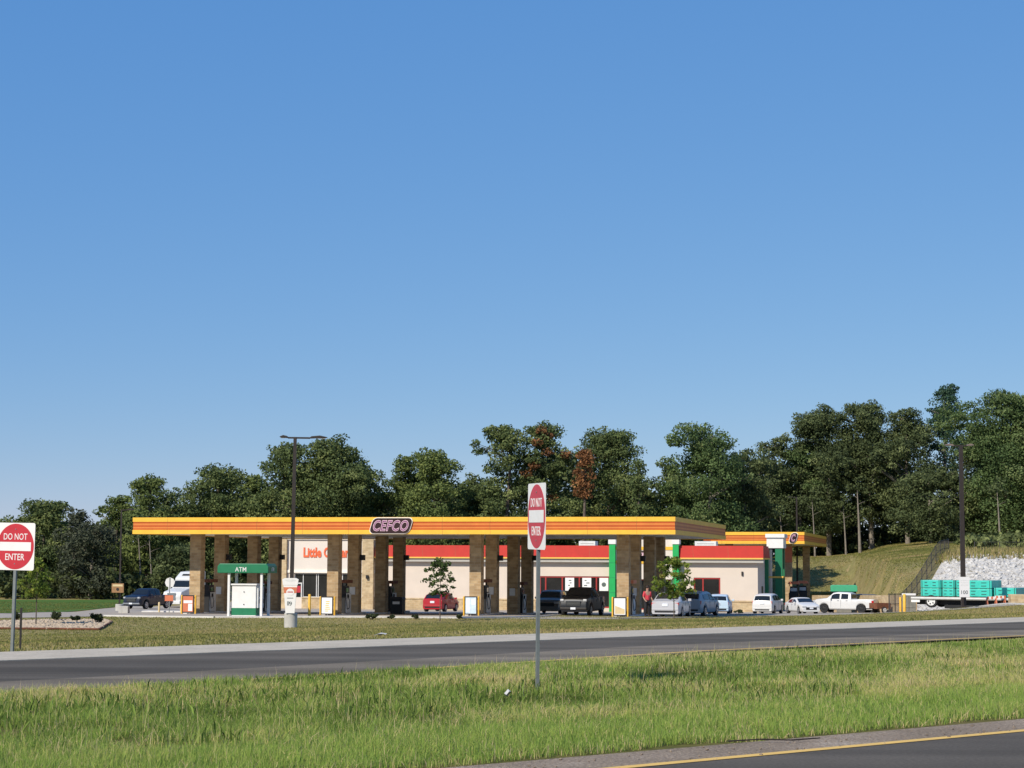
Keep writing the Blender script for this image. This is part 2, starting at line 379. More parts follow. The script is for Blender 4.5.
def joints(name, step, dark=.72):
    """thin panel joints across a long painted band"""
    m = MATS[name]; nt = m.node_tree; b = nt.nodes['Principled BSDF']; src = b.inputs['Base Color'].links[0].from_socket
    tc = N(nt, 'ShaderNodeTexCoord'); sp = N(nt, 'ShaderNodeSeparateXYZ'); nt.links.new(tc.outputs['Object'], sp.inputs[0])
    ad = N(nt, 'ShaderNodeMath', operation='ADD'); nt.links.new(sp.outputs[0], ad.inputs[0]); nt.links.new(sp.outputs[1], ad.inputs[1])
    md = N(nt, 'ShaderNodeMath', operation='PINGPONG'); nt.links.new(ad.outputs[0], md.inputs[0]); md.inputs[1].default_value = step/2
    lt = N(nt, 'ShaderNodeMath', operation='LESS_THAN'); nt.links.new(md.outputs[0], lt.inputs[0]); lt.inputs[1].default_value = .008
    n = noise(nt, 1.3, 5, .7); st = ramp(nt, n.outputs['Fac'], [(.3, (.90, .89, .88)), (.65, (1.03, 1.03, 1.03))])
    c = mix(nt, 1., src, st.outputs['Color'], 'MULTIPLY')
    nt.links.new(mix(nt, lt.outputs[0], c, [dark*.3, dark*.16, dark*.05]), b.inputs['Base Color'])
for k in ('yellow', 'stripe_dark', 'stripe_light', 'store_red'): joints(k, 3.05)
# ---------------------------------------------------------------- ground, roads, median
def line_x(a, b, ext0, ext1):
    """extend the segment a-b (flat points) by metres at both ends"""
    d = (b-a).normalized(); return a-d*ext0, b+d*ext1
def terrain():
    xs = np.concatenate([[-1200, -600, -300, -160, -110], np.arange(-80, 80.1, 1.25), [90, 110, 160, 300, 600, 1200]])
    ys = np.concatenate([[-600, -200, -80, -40, -20, -10, 0], np.arange(5, 245.1, 1.25), [255, 275, 300, 350, 450, 700, 1200, 2500]])
    V = [(x, y, G(float(x), float(y))) for y in ys for x in xs]; nx = len(xs)
    Fc = [(j*nx+i, j*nx+i+1, (j+1)*nx+i+1, (j+1)*nx+i) for j in range(len(ys)-1) for i in range(nx-1)]
    # material by place: verge / median soil / bank
    mi = []
    for f in Fc:
        x = sum(V[k][0] for k in f)/4; y = sum(V[k][1] for k in f)/4; q = HN.x*x+HN.y*y
        mi.append(1 if q < 24 else (2 if (y > 140 and x > 24 and V[f[0]][2] > -2.2) else 0))
    me = bpy.data.meshes.new('ground'); me.from_pydata(V, [], Fc)
    for m in ('verge', 'median_soil', 'bank'): me.materials.append(MATS[m])
    me.polygons.foreach_set('material_index', mi); me.shade_smooth()
    o = bpy.data.objects.new('ground', me); COL.objects.link(o); o['kind'] = 'structure'
terrain()

# opposite carriageway: near (yellow) edge, far edge, shoulder
ye = [flat(28, 693), flat(200, 683.2), flat(470, 666), flat(701, 651.3), flat(1022, 636)]
y0, _ = line_x(ye[0], ye[1], 40, 0); _, y1 = line_x(ye[3], ye[4], 0, 70)
yline = [y0]+ye+[y1]
s0, s1 = line_x(flat(0, 661.3), flat(1024, 622.2), 45, 110)
t0, t1 = line_x(flat(0, 653.3), flat(1024, 617.9), 45, 110)
def offs(poly, d):      # shift a polyline sideways (towards the camera for d > 0)
    return [Vector((p.x-HN.x*d, p.y-HN.y*d, 0)) for p in poly]
road_near = offs(yline, .22)
mid_line = [Vector((a.x, a.y, 0)) for a in offs(yline, -2.1)]
drape('road', [tuple(p) for p in road_near]+[tuple(s1), tuple(s0)], 20, .0, 'asphalt', zf=0.)
drape('road_shoulder', [tuple(p) for p in offs(yline, .2)]+[tuple(p) for p in mid_line[::-1]], 20, .004, 'asphalt_worn', zf=0.)
drape('painted_line', [tuple(p) for p in offs(yline, .06)]+[tuple(p) for p in offs(yline, -.07)[::-1]], 20, .009, 'trim_yellow', zf=0.)
# raised concrete edge with a real kerb face
kb = MB(); n_ = 60
for i in range(n_):
    a, b = i/n_, (i+1)/n_
    p, q_, r_, s_ = s0.lerp(s1, a), s0.lerp(s1, b), t0.lerp(t1, b), t0.lerp(t1, a)
    kb.add([(p.x, p.y, -.1), (q_.x, q_.y, -.1), (q_.x, q_.y, .015), (p.x, p.y, .015)], [(0, 1, 2, 3)])
    kb.add([(p.x, p.y, .015), (q_.x, q_.y, .015), (r_.x, r_.y, .025), (s_.x, s_.y, .025)], [(0, 1, 2, 3)])
    kb.add([(s_.x, s_.y, .025), (r_.x, r_.y, .025), (r_.x, r_.y, -.3), (s_.x, s_.y, -.3)], [(0, 1, 2, 3)])
tag(kb.build('concrete_shoulder', 'shoulder_concrete', fix=True), kind='structure')

# near carriageway
n0, n1 = line_x(flat(610, 768), flat(1024, 730), 40, 45)
g0, g1 = line_x(flat(436, 768), flat(1024, 718.5), 40, 45)
back = [(n1.x+30, n1.y-55, 0), (n0.x+30, n0.y-45, 0)]
drape('near_road', [tuple(n0), tuple(n1)]+back, 20, .0, 'asphalt', zf=0.)
drape('gravel_shoulder', [tuple(g0), tuple(g1), tuple(n1), tuple(n0)], 8, -.004, 'gravel_shoulder', zf=0.)
dn = Vector((n1.y-n0.y, n0.x-n1.x, 0)).normalized()        # towards the camera
drape('painted_line', [tuple(n0-dn*.02), tuple(n1-dn*.02), tuple(n1+dn*.12), tuple(n0+dn*.12)], 20, .005, 'trim_yellow', zf=0.)
# loose stones on the shoulder
pts = []; st = MB(); rr = random.Random(5)
for i in range(900):
    t = rr.random()*.62+.2; w = rr.random()**1.2
    p = n0.lerp(n1, t).lerp(g0.lerp(g1, t), w)+dn*.1
    r = rr.uniform(.006, .015)*(1.5 if rr.random() < .05 else 1)
    st.blob((p.x, p.y, r*.3), r, r*rr.uniform(.6, 1), r*.6, i, .3, sub=1)
tag(st.build('shoulder_stones', 'gravel_shoulder', fix=False), kind='stuff')

# ---- forecourt apron, driveway, lawn, rock bed (all draped sheets)
ap = [on_ground(x, y) for x, y in ((-60, 619.5), (0, 618.3), (60, 617.6), (105, 616.6), (215, 618), (340, 617.6), (460, 618.6), (540, 617.0), (610, 614.4), (700, 611.8), (800, 608.4), (900, 606.8), (1024, 605.0), (1100, 604))]
lot = [(p.x, p.y) for p in ap]+[(60, 140), (38, 146), (33, 156), (29, 186), (26, 196), (-36, 196), (-34, 165), (-32.5, 140), (-33, 126), (-42, 121.5)]
drape('parking_lot', lot, 6, .02, 'apron')
# kerb along the apron edge
ck = MB()
for a, b in zip(ap[3:], ap[4:]):
    d = (b-a); L = d.length; k = max(1, int(L/2)); nrm = Vector((d.y, -d.x, 0)).normalized()*.16
    for i in range(k):
        p = a+d*(i/k); q_ = a+d*((i+1)/k); p2 = p+nrm; q2 = q_+nrm
        za, zb = G(p.x, p.y), G(q_.x, q_.y)
        ck.add([(p.x, p.y, za-.2), (q_.x, q_.y, zb-.2), (q_.x, q_.y, zb+.10), (p.x, p.y, za+.10), (p2.x, p2.y, za-.2), (q2.x, q2.y, zb-.2), (q2.x, q2.y, zb+.10), (p2.x, p2.y, za+.10)],
               [(0, 1, 2, 3), (4, 5, 6, 7), (3, 2, 6, 7)])
tag(ck.build('kerb', 'concrete_light'), kind='structure')
drape('lawn', [(-33.4, 127), (-33, 140), (-34.5, 165), (-36.5, 196), (-100, 196), (-100, 123), (-45, 122.5)], 4, .03, 'lawn')
bp = [on_ground(x, y) for x, y in ((-60, 630.5), (0, 629.6), (60, 630), (99, 630.4), (112, 622.6), (104, 620.8), (60, 621), (0, 622.4), (-60, 623.5))]
drape('rock_bed', [(p.x, p.y) for p in bp], 3, .05, 'bed_gravel')
eb = MB()
for a, b in zip(bp, bp[1:]):
    if (b-a).length > .2: eb.tube((a.x, a.y, G(a.x, a.y)+.06), (b.x, b.y, G(b.x, b.y)+.06), .05, n=6)
tag(eb.build('bed_edging', 'rust', fix=False), kind='structure')
rb = MB(); rr = random.Random(3)
def inpoly(x, y, P):
    c = False; j = len(P)-1
    for i in range(len(P)):
        if (P[i].y > y) != (P[j].y > y) and x < (P[j].x-P[i].x)*(y-P[i].y)/(P[j].y-P[i].y)+P[i].x: c = not c
        j = i
    return c
bx0, bx1 = min(p.x for p in bp), max(p.x for p in bp); by0, by1 = min(p.y for p in bp), max(p.y for p in bp)
k = 0
while k < 2400:
    x, y = rr.uniform(bx0, bx1), rr.uniform(by0, by1)
    if inpoly(x, y, bp):
        r = rr.uniform(.05, .12); rb.blob((x, y, G(x, y)+.06), r, r*rr.uniform(.6, 1), r*.7, k, .3, sub=1); k += 1
tag(rb.build('bed_stones', 'tan_rock', fix=False), kind='stuff')

# ---- white rock armour on the right-hand bank
def fence_x(y): return 30.4+.384*(y-150)
sp_ = [(fence_x(y)+.6, y) for y in np.linspace(150, 171, 12)]
drape('rock_slope', sp_+[(66, 172), (66, 148)], 1.2, .05, 'rock')
rk = MB(); rr = random.Random(11); k = 0
while k < 9500:
    y = rr.uniform(148.5, 174); x = rr.uniform(30, 66)
    if x < fence_x(y)+.8: continue
    if y > 172+rr.uniform(-1.5, .5): continue
    r = rr.uniform(.10, .24)*(1.5 if rr.random() < .1 else 1); rk.blob((x, y, G(x, y)+.05), r, r*rr.uniform(.6, 1.1), r*rr.uniform(.5, .8), k, .32, m=0, sub=1); k += 1
tag(rk.build('rock_armour', 'rock', fix=False), kind='stuff')

# ---------------------------------------------------------------- grass
def band_points(n, lo, hi, u0, u1, seed, dens=None):
    """random points between two polylines given as functions of along-highway distance u -> q"""
    r = np.random.default_rng(seed); u = r.uniform(u0, u1, n); w = r.random(n)
    ql = np.interp(u, *lo); qh = np.interp(u, *hi); q = ql+(qh-ql)*w
    x = HD.x*u+HN.x*q; y = HD.y*u+HN.y*q
    return x, y, w, u
def uq(ps):
    a = sorted((HD.x*p.x+HD.y*p.y, HN.x*p.x+HN.y*p.y) for p in ps); return [t[0] for t in a], [t[1] for t in a]
GV = np.vectorize(G)
lo_, hi_ = uq([g0, g1]), uq(offs(yline, .12))
def keep_view(x, y, mar):
    return (np.abs(x) < .285*y+mar) & (y > 9)
def median_grass():
    x, y, w, u = band_points(1500000, lo_, hi_, -25, 75, 21)
    rr = np.random.default_rng(4)
    k = keep_view(x, y, 7.5) & (rr.random(len(x)) < np.clip(30/y, .25, 1)); x, y, w = x[k], y[k], w[k]
    n1_ = vnoise(x, y, 2.6, 1); n2_ = vnoise(x, y, .8, 2); n3_ = vnoise(x, y, .33, 3)
    near = np.clip(1-(w-.20)/.16, 0, 1)                    # the mown front strip, fresher green
    patch = n1_*.55+n2_*.45
    h = near*rr.uniform(.08, .165, len(x))*(.75+.5*n2_)+(1-near)*(rr.uniform(.07, .17, len(x))*(.35+.75*patch+.55*n3_))
    h *= np.clip((1.02-w)/.16, np.interp(u[k], [20, 34], [.95, .30]), 1)*np.clip(w/.05+.25, .3, 1)
    tint = near*(.46+.12*n2_+rr.normal(0, .06, len(x)))+(1-near)*(.27+.26*n3_+.66*(n1_-.42)+.42*(n2_-.4)+rr.normal(0, .11, len(x)))
    edge = np.clip(1-w/.045, 0, 1); dry = (rr.random(len(x)) < .10+.55*edge+.16*(1-near)*(n1_ > .45)); tint = np.where(dry, rr.uniform(.72, 1, len(x)), tint)
    # a ragged edge along the gravel and bare gaps
    keep = (w > .012+.03*n2_) & ((n3_ > .30) | (near > .5)) & ((n2_ > .2) | (near > .5) | (rr.random(len(x)) < .5)); x, y, h, tint = x[keep], y[keep], h[keep], tint[keep]
    wid = rr.uniform(.0045, .009, len(x))*np.clip(y/20, .8, 1.6)
    P = np.stack([x, y, GV(x, y)], 1)
    tag(blades('tall_grass', P, h, wid, np.clip(tint, 0, 1), 'grass_blade', np.where(near[keep] > .5, .6, .95), rs=9), kind='stuff')
    # broad weeds and seed heads in the far half
    x, y, w, u = band_points(60000, lo_, hi_, -25, 75, 22); k = keep_view(x, y, 7.5) & (w > .3) & (w < .93); x, y, w = x[k], y[k], w[k]
    n1_ = vnoise(x, y, 1.3, 8); k = n1_ > .56; x, y = x[k], y[k]
    h = rr.uniform(.07, .2, len(x)); P = np.stack([x, y, GV(x, y)+.05], 1)
    tag(blades('broad_weeds', P, h, rr.uniform(.012, .026, len(x)), np.clip(rr.normal(.22, .16, len(x)), 0, .6), 'grass_blade', .8, rs=10), kind='stuff')
    x, y, w, u = band_points(15000, lo_, hi_, -25, 75, 23); k = keep_view(x, y, 7.5) & (w > .2) & (w < .96); x, y = x[k], y[k]
    P = np.stack([x, y, GV(x, y)], 1)
    tag(blades('seed_stalks', P, rr.uniform(.16, .32, len(x)), np.full(len(x), .005), rr.uniform(.68, 1, len(x)), 'grass_blade', .3, rs=11), kind='stuff')
median_grass()
def verge_grass():
    rr = np.random.default_rng(31); n = 420000
    y = rr.uniform(28, 128, n); x = rr.uniform(-36, 46, n)
    q = HN.x*x+HN.y*y; k = keep_view(x, y, 8) & (q > Q_STRIP+.2+.5*vnoise(x, y, .7, 6))
    # stay off the apron and the bed
    ax = [p.x for p in ap]; ay = [p.y for p in ap]
    k &= y < np.interp(x, ax, ay)-.25
    x, y = x[k], y[k]
    bx = [p.x for p in bp[:5]]; 
    inb = np.array([inpoly(a, b, bp) if a < bx1+.5 else False for a, b in zip(x, y)]); x, y = x[~inb], y[~inb]
    n1_ = vnoise(x, y, 6, 12); n2_ = vnoise(x, y, 1.2, 13)
    tint = .28+.5*(n1_-.35)+.3*(n2_-.5)+rr.normal(0, .13, len(x))
    h = rr.uniform(.03, .075, len(x))*(.7+.6*n2_)
    P = np.stack([x, y, GV(x, y)], 1)
    tag(blades('mown_grass', P, h, rr.uniform(.018, .035, len(x)), np.clip(tint, 0, 1), 'grass_short', .7, rs=32), kind='stuff')
    # the bank behind the forecourt
    n = 190000; y = rr.uniform(150, 250, n); x = rr.uniform(22, 54, n)
    z = GV(x, y); k = (z > -2.0) & (x < 30.4+.384*(y-150)-.5); x, y, z = x[k], y[k], z[k]
    n1_ = vnoise(x, y*1.6, 4, 15); n2_ = vnoise(x, y, 1.1, 16)
    tint = .25+.75*(n1_-.35)+.3*(n2_-.5)+rr.normal(0, .12, len(x))
    P = np.stack([x, y, z], 1)
    tag(blades('bank_grass', P, rr.uniform(.04, .12, len(x))*(.5+n2_), rr.uniform(.04, .09, len(x)), np.clip(tint, 0, 1), 'grass_short', .7, rs=33), kind='stuff')
    # rough grass and weeds along the top of the rock bank
    n = 16000; y = rr.uniform(166, 184, n); x = rr.uniform(36, 64, n); z = GV(x, y); k = (z > 1.6) & (x > 30.4+.384*(y-150)); x, y, z = x[k], y[k], z[k]
    tag(blades('bank_weeds', np.stack([x, y, z], 1), rr.uniform(.25, .9, len(x)), rr.uniform(.05, .1, len(x)), np.clip(rr.normal(.5, .22, len(x)), 0, 1), 'grass_short', .5, rs=34), kind='stuff')
    # lawn on the left
    n = 40000; y = rr.uniform(123, 185, n); x = rr.uniform(-66, -34.5, n)
    tag(blades('lawn_grass', np.stack([x, y, GV(x, y)+.02], 1), rr.uniform(.04, .09, n), rr.uniform(.03, .06, n), np.clip(rr.normal(.12, .08, n), 0, 1), 'grass_short', .7, rs=35), kind='stuff')
verge_grass()
# ---------------------------------------------------------------- road signs
def no_entry_sign(px, base_py, Y, rz, label, size=.914, bottom=1.5, lean=0.):
    p = at(px, base_py, Y); loc = (p.x, p.y, G(p.x, p.y))
    t = thing('no_entry_sign', label, 'road sign', loc, rz, 'no entry signs at the road'); t.rotation_euler = (0, lean, rz)
    z0 = EYE+bottom-loc[2]; h = size/2; zc = z0+h
    r = .04; pts = []
    for cx, cz, a0 in ((h-r, h-r, 0), (-h+r, h-r, 90), (-h+r, -h+r, 180), (h-r, -h+r, 270)):
        pts += [(cx+r*math.cos(R(a0+k*30)), zc+cz+r*math.sin(R(a0+k*30))) for k in range(4)]
    pl = MB(); pl.prism(pts, -.004, 0); pl.build('panel', 'sign_white', t)
    ds = MB(); ds.lathe([(h*.965, -.0075), (h*.965, -.004)], (0, 0, zc), 56, 'y'); d = ds.build('red_disc', 'sign_red', t)
    b = MB(); b.box(-h*.82, h*.82, -.011, -.0075, zc-.085*size/.914*1., zc+.085*size/.914); b.build('white_bar', 'sign_white', d)
    tx = MB(); put_text(tx, 'DO NOT', 0, -.009, zc+.185*size/.762*.86, width=size*.62, height=size*.135, ext=.002, off=.004); tx.build('lettering', 'sign_white', d)
    tx = MB(); put_text(tx, 'ENTER', 0, -.009, zc-.195*size/.762*.86, width=size*.50, height=size*.135, ext=.002, off=.004)
    tx.build('lettering', 'sign_white', d)
    ps = MB(); ps.box(-.03, .03, .004, .012, -.3, z0+size*.92); ps.box(-.03, -.022, .012, .045, -.3, z0+size*.92); ps.box(.022, .03, .012, .045, -.3, z0+size*.92)
    ps.build('post', 'galv', t)
    for z in (z0+.12, z0+size-.12): bl = MB(); bl.lathe([(.012, -.014), (.012, -.0075)], (0, 0, z), 8, 'y'); bl.build('bolt', 'galv', t)
    return t
# the eye-level offset "bottom" is measured from the eye height: bottom edge of each panel above the camera
no_entry_sign(535.6, 687, 25.5, R(-75.3), 'white square sign with red disc, turned nearly edge-on, on a post in the median grass', .885, (562.3-549.8)/74.6, R(1.))
no_entry_sign(11.2, 652, 36.0, R(-24), 'white square sign with red disc facing us, across the road at the left edge', .89, (560-570)/52.7, R(.9))
p = on_ground(20, 649.5)
t = MB(); t.box(-.02, .02, 0, .006, -.3, .86); t.box(-.02, -.014, .006, .03, -.3, .86); t.box(.014, .02, .006, .03, -.3, .86)
o = t.build('marker_post', 'dark_metal'); o.location = p; tag(o, 'short bare dark steel marker post right behind the sign post at the left', 'marker post')

# ---------------------------------------------------------------- light poles
def light_pole(px, Y, top_z, label, base_h=.7, heads=((1, 1.5),), r=.085, rz=0., lean=0., head_mat='bronze'):
    p = at(px, 600, Y); g = G(p.x, p.y); t = thing('light_pole', label, 'light pole', (p.x, p.y, g), rz, 'light poles round the forecourt')
    t.rotation_euler = (0, lean, rz)
    h = top_z-g
    if base_h:
        b = MB(); b.lathe([(.31, -.5), (.31, base_h-.03), (.28, base_h)], n=20); b.build('concrete_base', 'concrete', t, smooth=40)
        b = MB(); b.box(-.16, .16, -.16, .16, base_h, base_h+.025); b.build('base_plate', 'bronze', t)
    m = MB(); vs = []
    for z, w in ((base_h-.4 if base_h else -.5, r*1.1), (h, r*.85)): vs += [(-w, -w, z), (w, -w, z), (w, w, z), (-w, w, z)]
    m.add(vs, [(3, 2, 1, 0), (4, 5, 6, 7)]+[(i, (i+1) % 4, (i+1) % 4+4, i+4) for i in range(4)]); m.build('pole', 'bronze', t)
    for (dx, ln) in heads:
        a = MB(); s = 1 if dx > 0 else -1; z = h-.02
        a.box(min(0, s*ln*.46), max(0, s*ln*.46), -.04, .04, z-.06, z+.02); am = a.build('arm', 'bronze', t)
        hd = MB(); prof = [(s*ln*.42, z-.04), (s*ln*.52, z+.06), (s*ln*.78, z+.10), (s*ln, z+.03), (s*ln, z), (s*ln*.68, z-.02)]
        hd.prism(prof, -.18, .18); l = hd.build('lamp_head', head_mat, t, bevel=.01)
        g_ = MB(); g_.box(min(s*ln*.7, s*ln*.94), max(s*ln*.7, s*ln*.94), -.14, .14, z-.034, z-.022); g_.build('lens', 'lamp_clear', l)
    return t
zt = at(293, 437, 90).z
lp = light_pole(291, 90, zt, 'tall dark light pole with two lamp arms, the one carrying the cup sign', heads=((1, 1.52), (-1, .72)), lean=R(.55))
light_pole(963.5, 118, at(963, 445, 118).z, 'tall dark light pole standing in front of the teal lumber load', base_h=0, heads=((1, .8), (-1, 1.0)), r=.125, head_mat='head_brown')
light_pole(119.5, 150, at(120, 509.5, 150).z, 'slim dark light pole by the navy pickup, single lamp arm pointing right', base_h=.55, heads=((1, 1.0),), r=.055)
light_pole(797.5, 212, at(797, 497, 212).z, 'thin dark light pole rising behind the far small canopy', base_h=0, heads=((-1, 1.),), r=.09)

# drink-cup sign on the first pole
b = lp.location; cup = thing('cup_sign', 'white and orange drink-cup shaped sign hung low on the tall left light pole', 'sign', (b.x, b.y-.36, b.z), R(-4)); cup.scale = (1.12, 1, 1)
zc0, zc1 = at(291, 613, 90).z-b.z, at(291, 578, 90).z-b.z; H = zc1-zc0
m = MB(); m.prism([(-.19, zc0), (.19, zc0), (.29, zc0+H*.80), (-.29, zc0+H*.80)], 0, .05); m.build('cup_body', 'white_paint', cup)
m = MB(); m.prism([(-.31, zc0+H*.80), (.31, zc0+H*.80), (.345, zc1-.06), (.24, zc1), (-.24, zc1), (-.345, zc1-.06)], -.012, .05); lid = m.build('lid', 'white_paint', cup)
m = MB(); m.lathe([(.24, -.016), (.24, -.012)], (0, 0, 0), 28, 'y')
m.v = [(x, y, zc1-.10+z*.22) for x, y, z in m.v]; m.build('lid_rim', 'hvac', lid)
m = MB(); m.prism([(-.262, zc0+H*.57), (.262, zc0+H*.57), (.284, zc0+H*.74), (-.284, zc0+H*.74)], -.004, 0); m.build('orange_band', 'orange_sign', cup)
m = MB(); m.lathe([(.165, -.008), (.165, -.004)], (0, 0, zc0+H*.60), 24, 'y'); m.build('badge', 'white_paint', cup)
m = MB()
for x in range(5): m.box(-.11+x*.047, -.075+x*.047, -.012, -.008, zc0+H*.585, zc0+H*.62)
m.build('badge_word', 'sign_red', cup)
m = MB(); put_text(m, '9', .02, -.004, zc0+H*.27, height=.2, ext=.002, off=.01)
for x in (-.12, -.07): m.box(x, x+.03, -.006, 0, zc0+H*.22, zc0+H*.34)
m.box(-.13, .13, -.006, 0, zc0+H*.42, zc0+H*.44); m.build('lettering', 'poster_ink', cup)
for z in (zc0+.5, zc0+1.1): m = MB(); m.box(-.1, .1, .05, .28, z, z+.05); m.build('bracket', 'dark_metal', cup)
# small things round the left pole
p = at(118, 588, 149.5); s = thing('notice_board', 'small tan and brown board fixed to the slim light pole by the navy pickup', 'sign', (p.x, p.y-.12, p.z), R(-6))
m = MB(); m.box(-.48, .48, 0, .05, -.36, .36); m.build('board', 'brown_sign', s); m = MB(); m.box(-.40, .40, -.012, 0, .12, .28); m.build('pale_band', 'tan_post', s)
m = MB(); m.lathe([(.12, -.016), (.12, -.012)], (0, 0, -.1), 12, 'y'); m.build('emblem', 'dark_metal', s)
p = on_ground(124, 613.5); m = MB(); m.box(-.32, .32, -.32, .32, -.2, .5); o = m.build('concrete_block', 'concrete', bevel=.02); o.location = p; tag(o, 'squat concrete block between the slim light pole and the navy pickup', 'concrete block')

# slope placard on the right pole
p = at(964, 587, 117.5); s = thing('placard', 'white placard with grey figures strapped to the right light pole, before the teal packs', 'sign', (p.x, p.y-.14, p.z), R(5))
m = MB(); m.box(-.32, .32, 0, .04, -.62, .62); m.build('board', 'sign_white', s)
m = MB(); put_text(m, '100', 0, -.001, -.32, width=.42, ext=.003, off=.01); m.build('figures', 'poster_ink', s)
m = MB()
for z in (.1, .24, .38): m.box(-.24, .24, -.004, 0, z, z+.05)
m.build('small_print', 'hvac', s)

# stop sign seen from behind, left of the lorry, with its orange plate
p = on_ground(169.5, 612.5, 170); p = at(169.5, 600, 140); t = thing('stop_sign', 'back of a pale octagonal sign with orange plate, in front of the white lorry', 'road sign', gp(p.x, p.y), R(170))
g = G(p.x, p.y); zc = at(170, 582.5, 140).z-g; zo = at(169, 598, 140).z-g
m = MB(); m.lathe([(.38, -.006), (.38, 0)], (0, 0, zc), 8, 'y'); m.T = None; m.build('octagon_panel', 'hvac', t)
m = MB(); m.box(-.03, .03, .0, .04, -.3, zc+.35); m.build('post', 'galv', t)
m = MB(); m.box(-.30, .34, .045, .06, zo-.22, zo+.2); m.build('orange_plate', 'orange_sign', t)

# bollards
def bollard(px, top, bot, Y, label, m_='bollard_yellow', r=.075):
    p = at(px, bot, Y); g = G(p.x, p.y); h = at(px, top, Y).z-g
    t = thing('bollard', label, 'bollard', (p.x, p.y, g), 0, 'steel bollards')
    m = MB(); m.lathe([(r, -.3), (r, h-.05), (r*.7, h-.01), (.01, h)], n=12); m.build('tube', m_, t, smooth=40)
    m = MB(); m.lathe([(r*1.6, 0), (r*1.5, .03)], n=12); m.build('base_ring', 'concrete', t)
bollard(159, 602, 613, 140, 'tan bollard just right of the navy pickup', 'tan_post'); bollard(181, 604, 612, 139, 'tan bollard below the white lorry, left of the orange poster', 'tan_post')
bollard(309.3, 594, 618, 110, 'tall yellow bollard standing alone right of the cup sign', 'bollard_yellow', .08)
bollard(900.5, 597, 610, 128, 'yellow bollard in front of the grey cabinet, left one of the pair'); bollard(904.5, 594, 610.5, 126, 'yellow bollard in front of the grey cabinet, taller right one of the pair', r=.1)
isl = MB(); isl.box(-2.0, 2.0, -.6, .6, -.3, .13); p = at(170, 612, 141); o = isl.build('concrete_island', 'concrete_light', bevel=.03); o.location = gp(p.x, p.y); o.rotation_euler.z = R(-13); tag(o, 'low concrete island under the octagonal sign and the two tan bollards', 'kerb island')
# ---------------------------------------------------------------- forecourt canopies
TH = R(13.1); CA, SA = math.cos(TH), math.sin(TH)
def fascia(mb, x0, x1, y0, y1, zb, zt):
    H = zt-zb; bands = [(0, .255, 0), (.255, .34, 1), (.34, .43, 2), (.43, .53, 1), (.53, .64, 2), (.64, .735, 1), (.735, 1, 0)]
    for a, b, m in bands:
        z0, z1 = zb+H*a, zb+H*b; k = .03 if m == 0 else .0
        X0, X1, Y0, Y1 = x0-k, x1+k, y0-k, y1+k
        ring = [(X0, Y0), (X1, Y0), (X1, Y1), (X0, Y1)]; t = .12; inn = [(x0+t, y0+t), (x1-t, y0+t), (x1-t, y1-t), (x0+t, y1-t)]
        vs = [(x, y, z) for z in (z0, z1) for x, y in ring]+[(x, y, z) for z in (z0, z1) for x, y in inn]
        fs = [(i, (i+1) % 4, (i+1) % 4+4, i+4) for i in range(4)]+[(8+i, 12+i, 12+(i+1) % 4, 8+(i+1) % 4) for i in range(4)]
        fs += [(i, 8+i, 8+(i+1) % 4, (i+1) % 4) for i in range(4)]+[(4+i, 4+(i+1) % 4, 12+(i+1) % 4, 12+i) for i in range(4)]
        mb.add(vs, fs, m)
def logo_plate(parent, cx, y, cz, w, h, txt, tw):  # plate with outlined slanting letters
    s = h*.30
    def para(k): return [(cx-w/2-s/2*k+.0, cz-h/2), ]
    def plate(dw, y0, y1, mt, nm):
        hw, hh = w/2+dw, h/2+dw; r = min(.26, h*.34)+dw; pts = []
        for sx, sz, a0 in ((1, 1, 0), (-1, 1, 90), (-1, -1, 180), (1, -1, 270)):
            for k in range(5):
                a = R(a0+k*22.5); X = sx*(hw-r)+r*math.cos(a); Z = sz*(hh-r)+r*math.sin(a); pts.append((cx+X+Z*.30, cz+Z))
        m = MB(); m.prism(pts, y0, y1); return m.build(nm, mt, parent)
    plate(.05, y-.06, y, 'soffit', 'plate_edge'); p = plate(0, y-.10, y-.06, 'maroon', 'sign_plate')
    for k, (off, mt, nm) in enumerate(((.034, 'logo_pink', 'letter_outline'), (-.006, 'logo_purple', 'lettering'))):
        m = MB(); put_text(m, txt, cx, y-.105-.008*k, cz, width=tw*(1+(off-.03)*.7), height=h*.74*(1+(off-.03)*2.5), ext=.003, off=off, shear=.30, space=1.10)
        m.build(nm, mt, p)

o = Vector((9.87-CA*17.6, 115+SA*17.6)); z0 = G(o.x, o.y)
can = thing('fuel_canopy', 'long yellow and orange striped fuel canopy on sixteen stone columns', 'fuel canopy', (o.x, o.y, z0), -TH)
W2 = 17.6; DP = 26.0; zb, zt = 3.35-z0, 4.41-z0
def cw(x, y): return (o.x+CA*x+SA*y, o.y-SA*x+CA*y)         # canopy-local to world
def cg(x, y): w = cw(x, y); return G(*w)-z0                  # ground height in canopy space
m = MB(); fascia(m, -W2, W2, 0, DP, zb, zt); m.build('fascia', ['yellow', 'stripe_dark', 'stripe_light'], can, fix=False)
m = MB(); m.box(-W2+.13, W2-.13, .13, DP-.13, zb+.06, zb+.16); m.build('soffit', 'soffit', can)
m = MB(); m.box(-W2+.13, W2-.13, .13, DP-.13, zt-.30, zt-.2); m.build('roof_deck', 'roof_grey', can)
for x in (-13.2, -6.6, 0, 6.6, 13.2):
    for y in (3.6, 10, 16.4, 22.8):
        m = MB(); m.box(x+1.6, x+2.2, y-.3, y+.3, zb+.02, zb+.059); m.build('canopy_lamp', 'white_paint', can)
ISL = (-14.40, -4.95, 4.50, 13.94); TY = (3.08, 7.28, 13.48, 17.78)
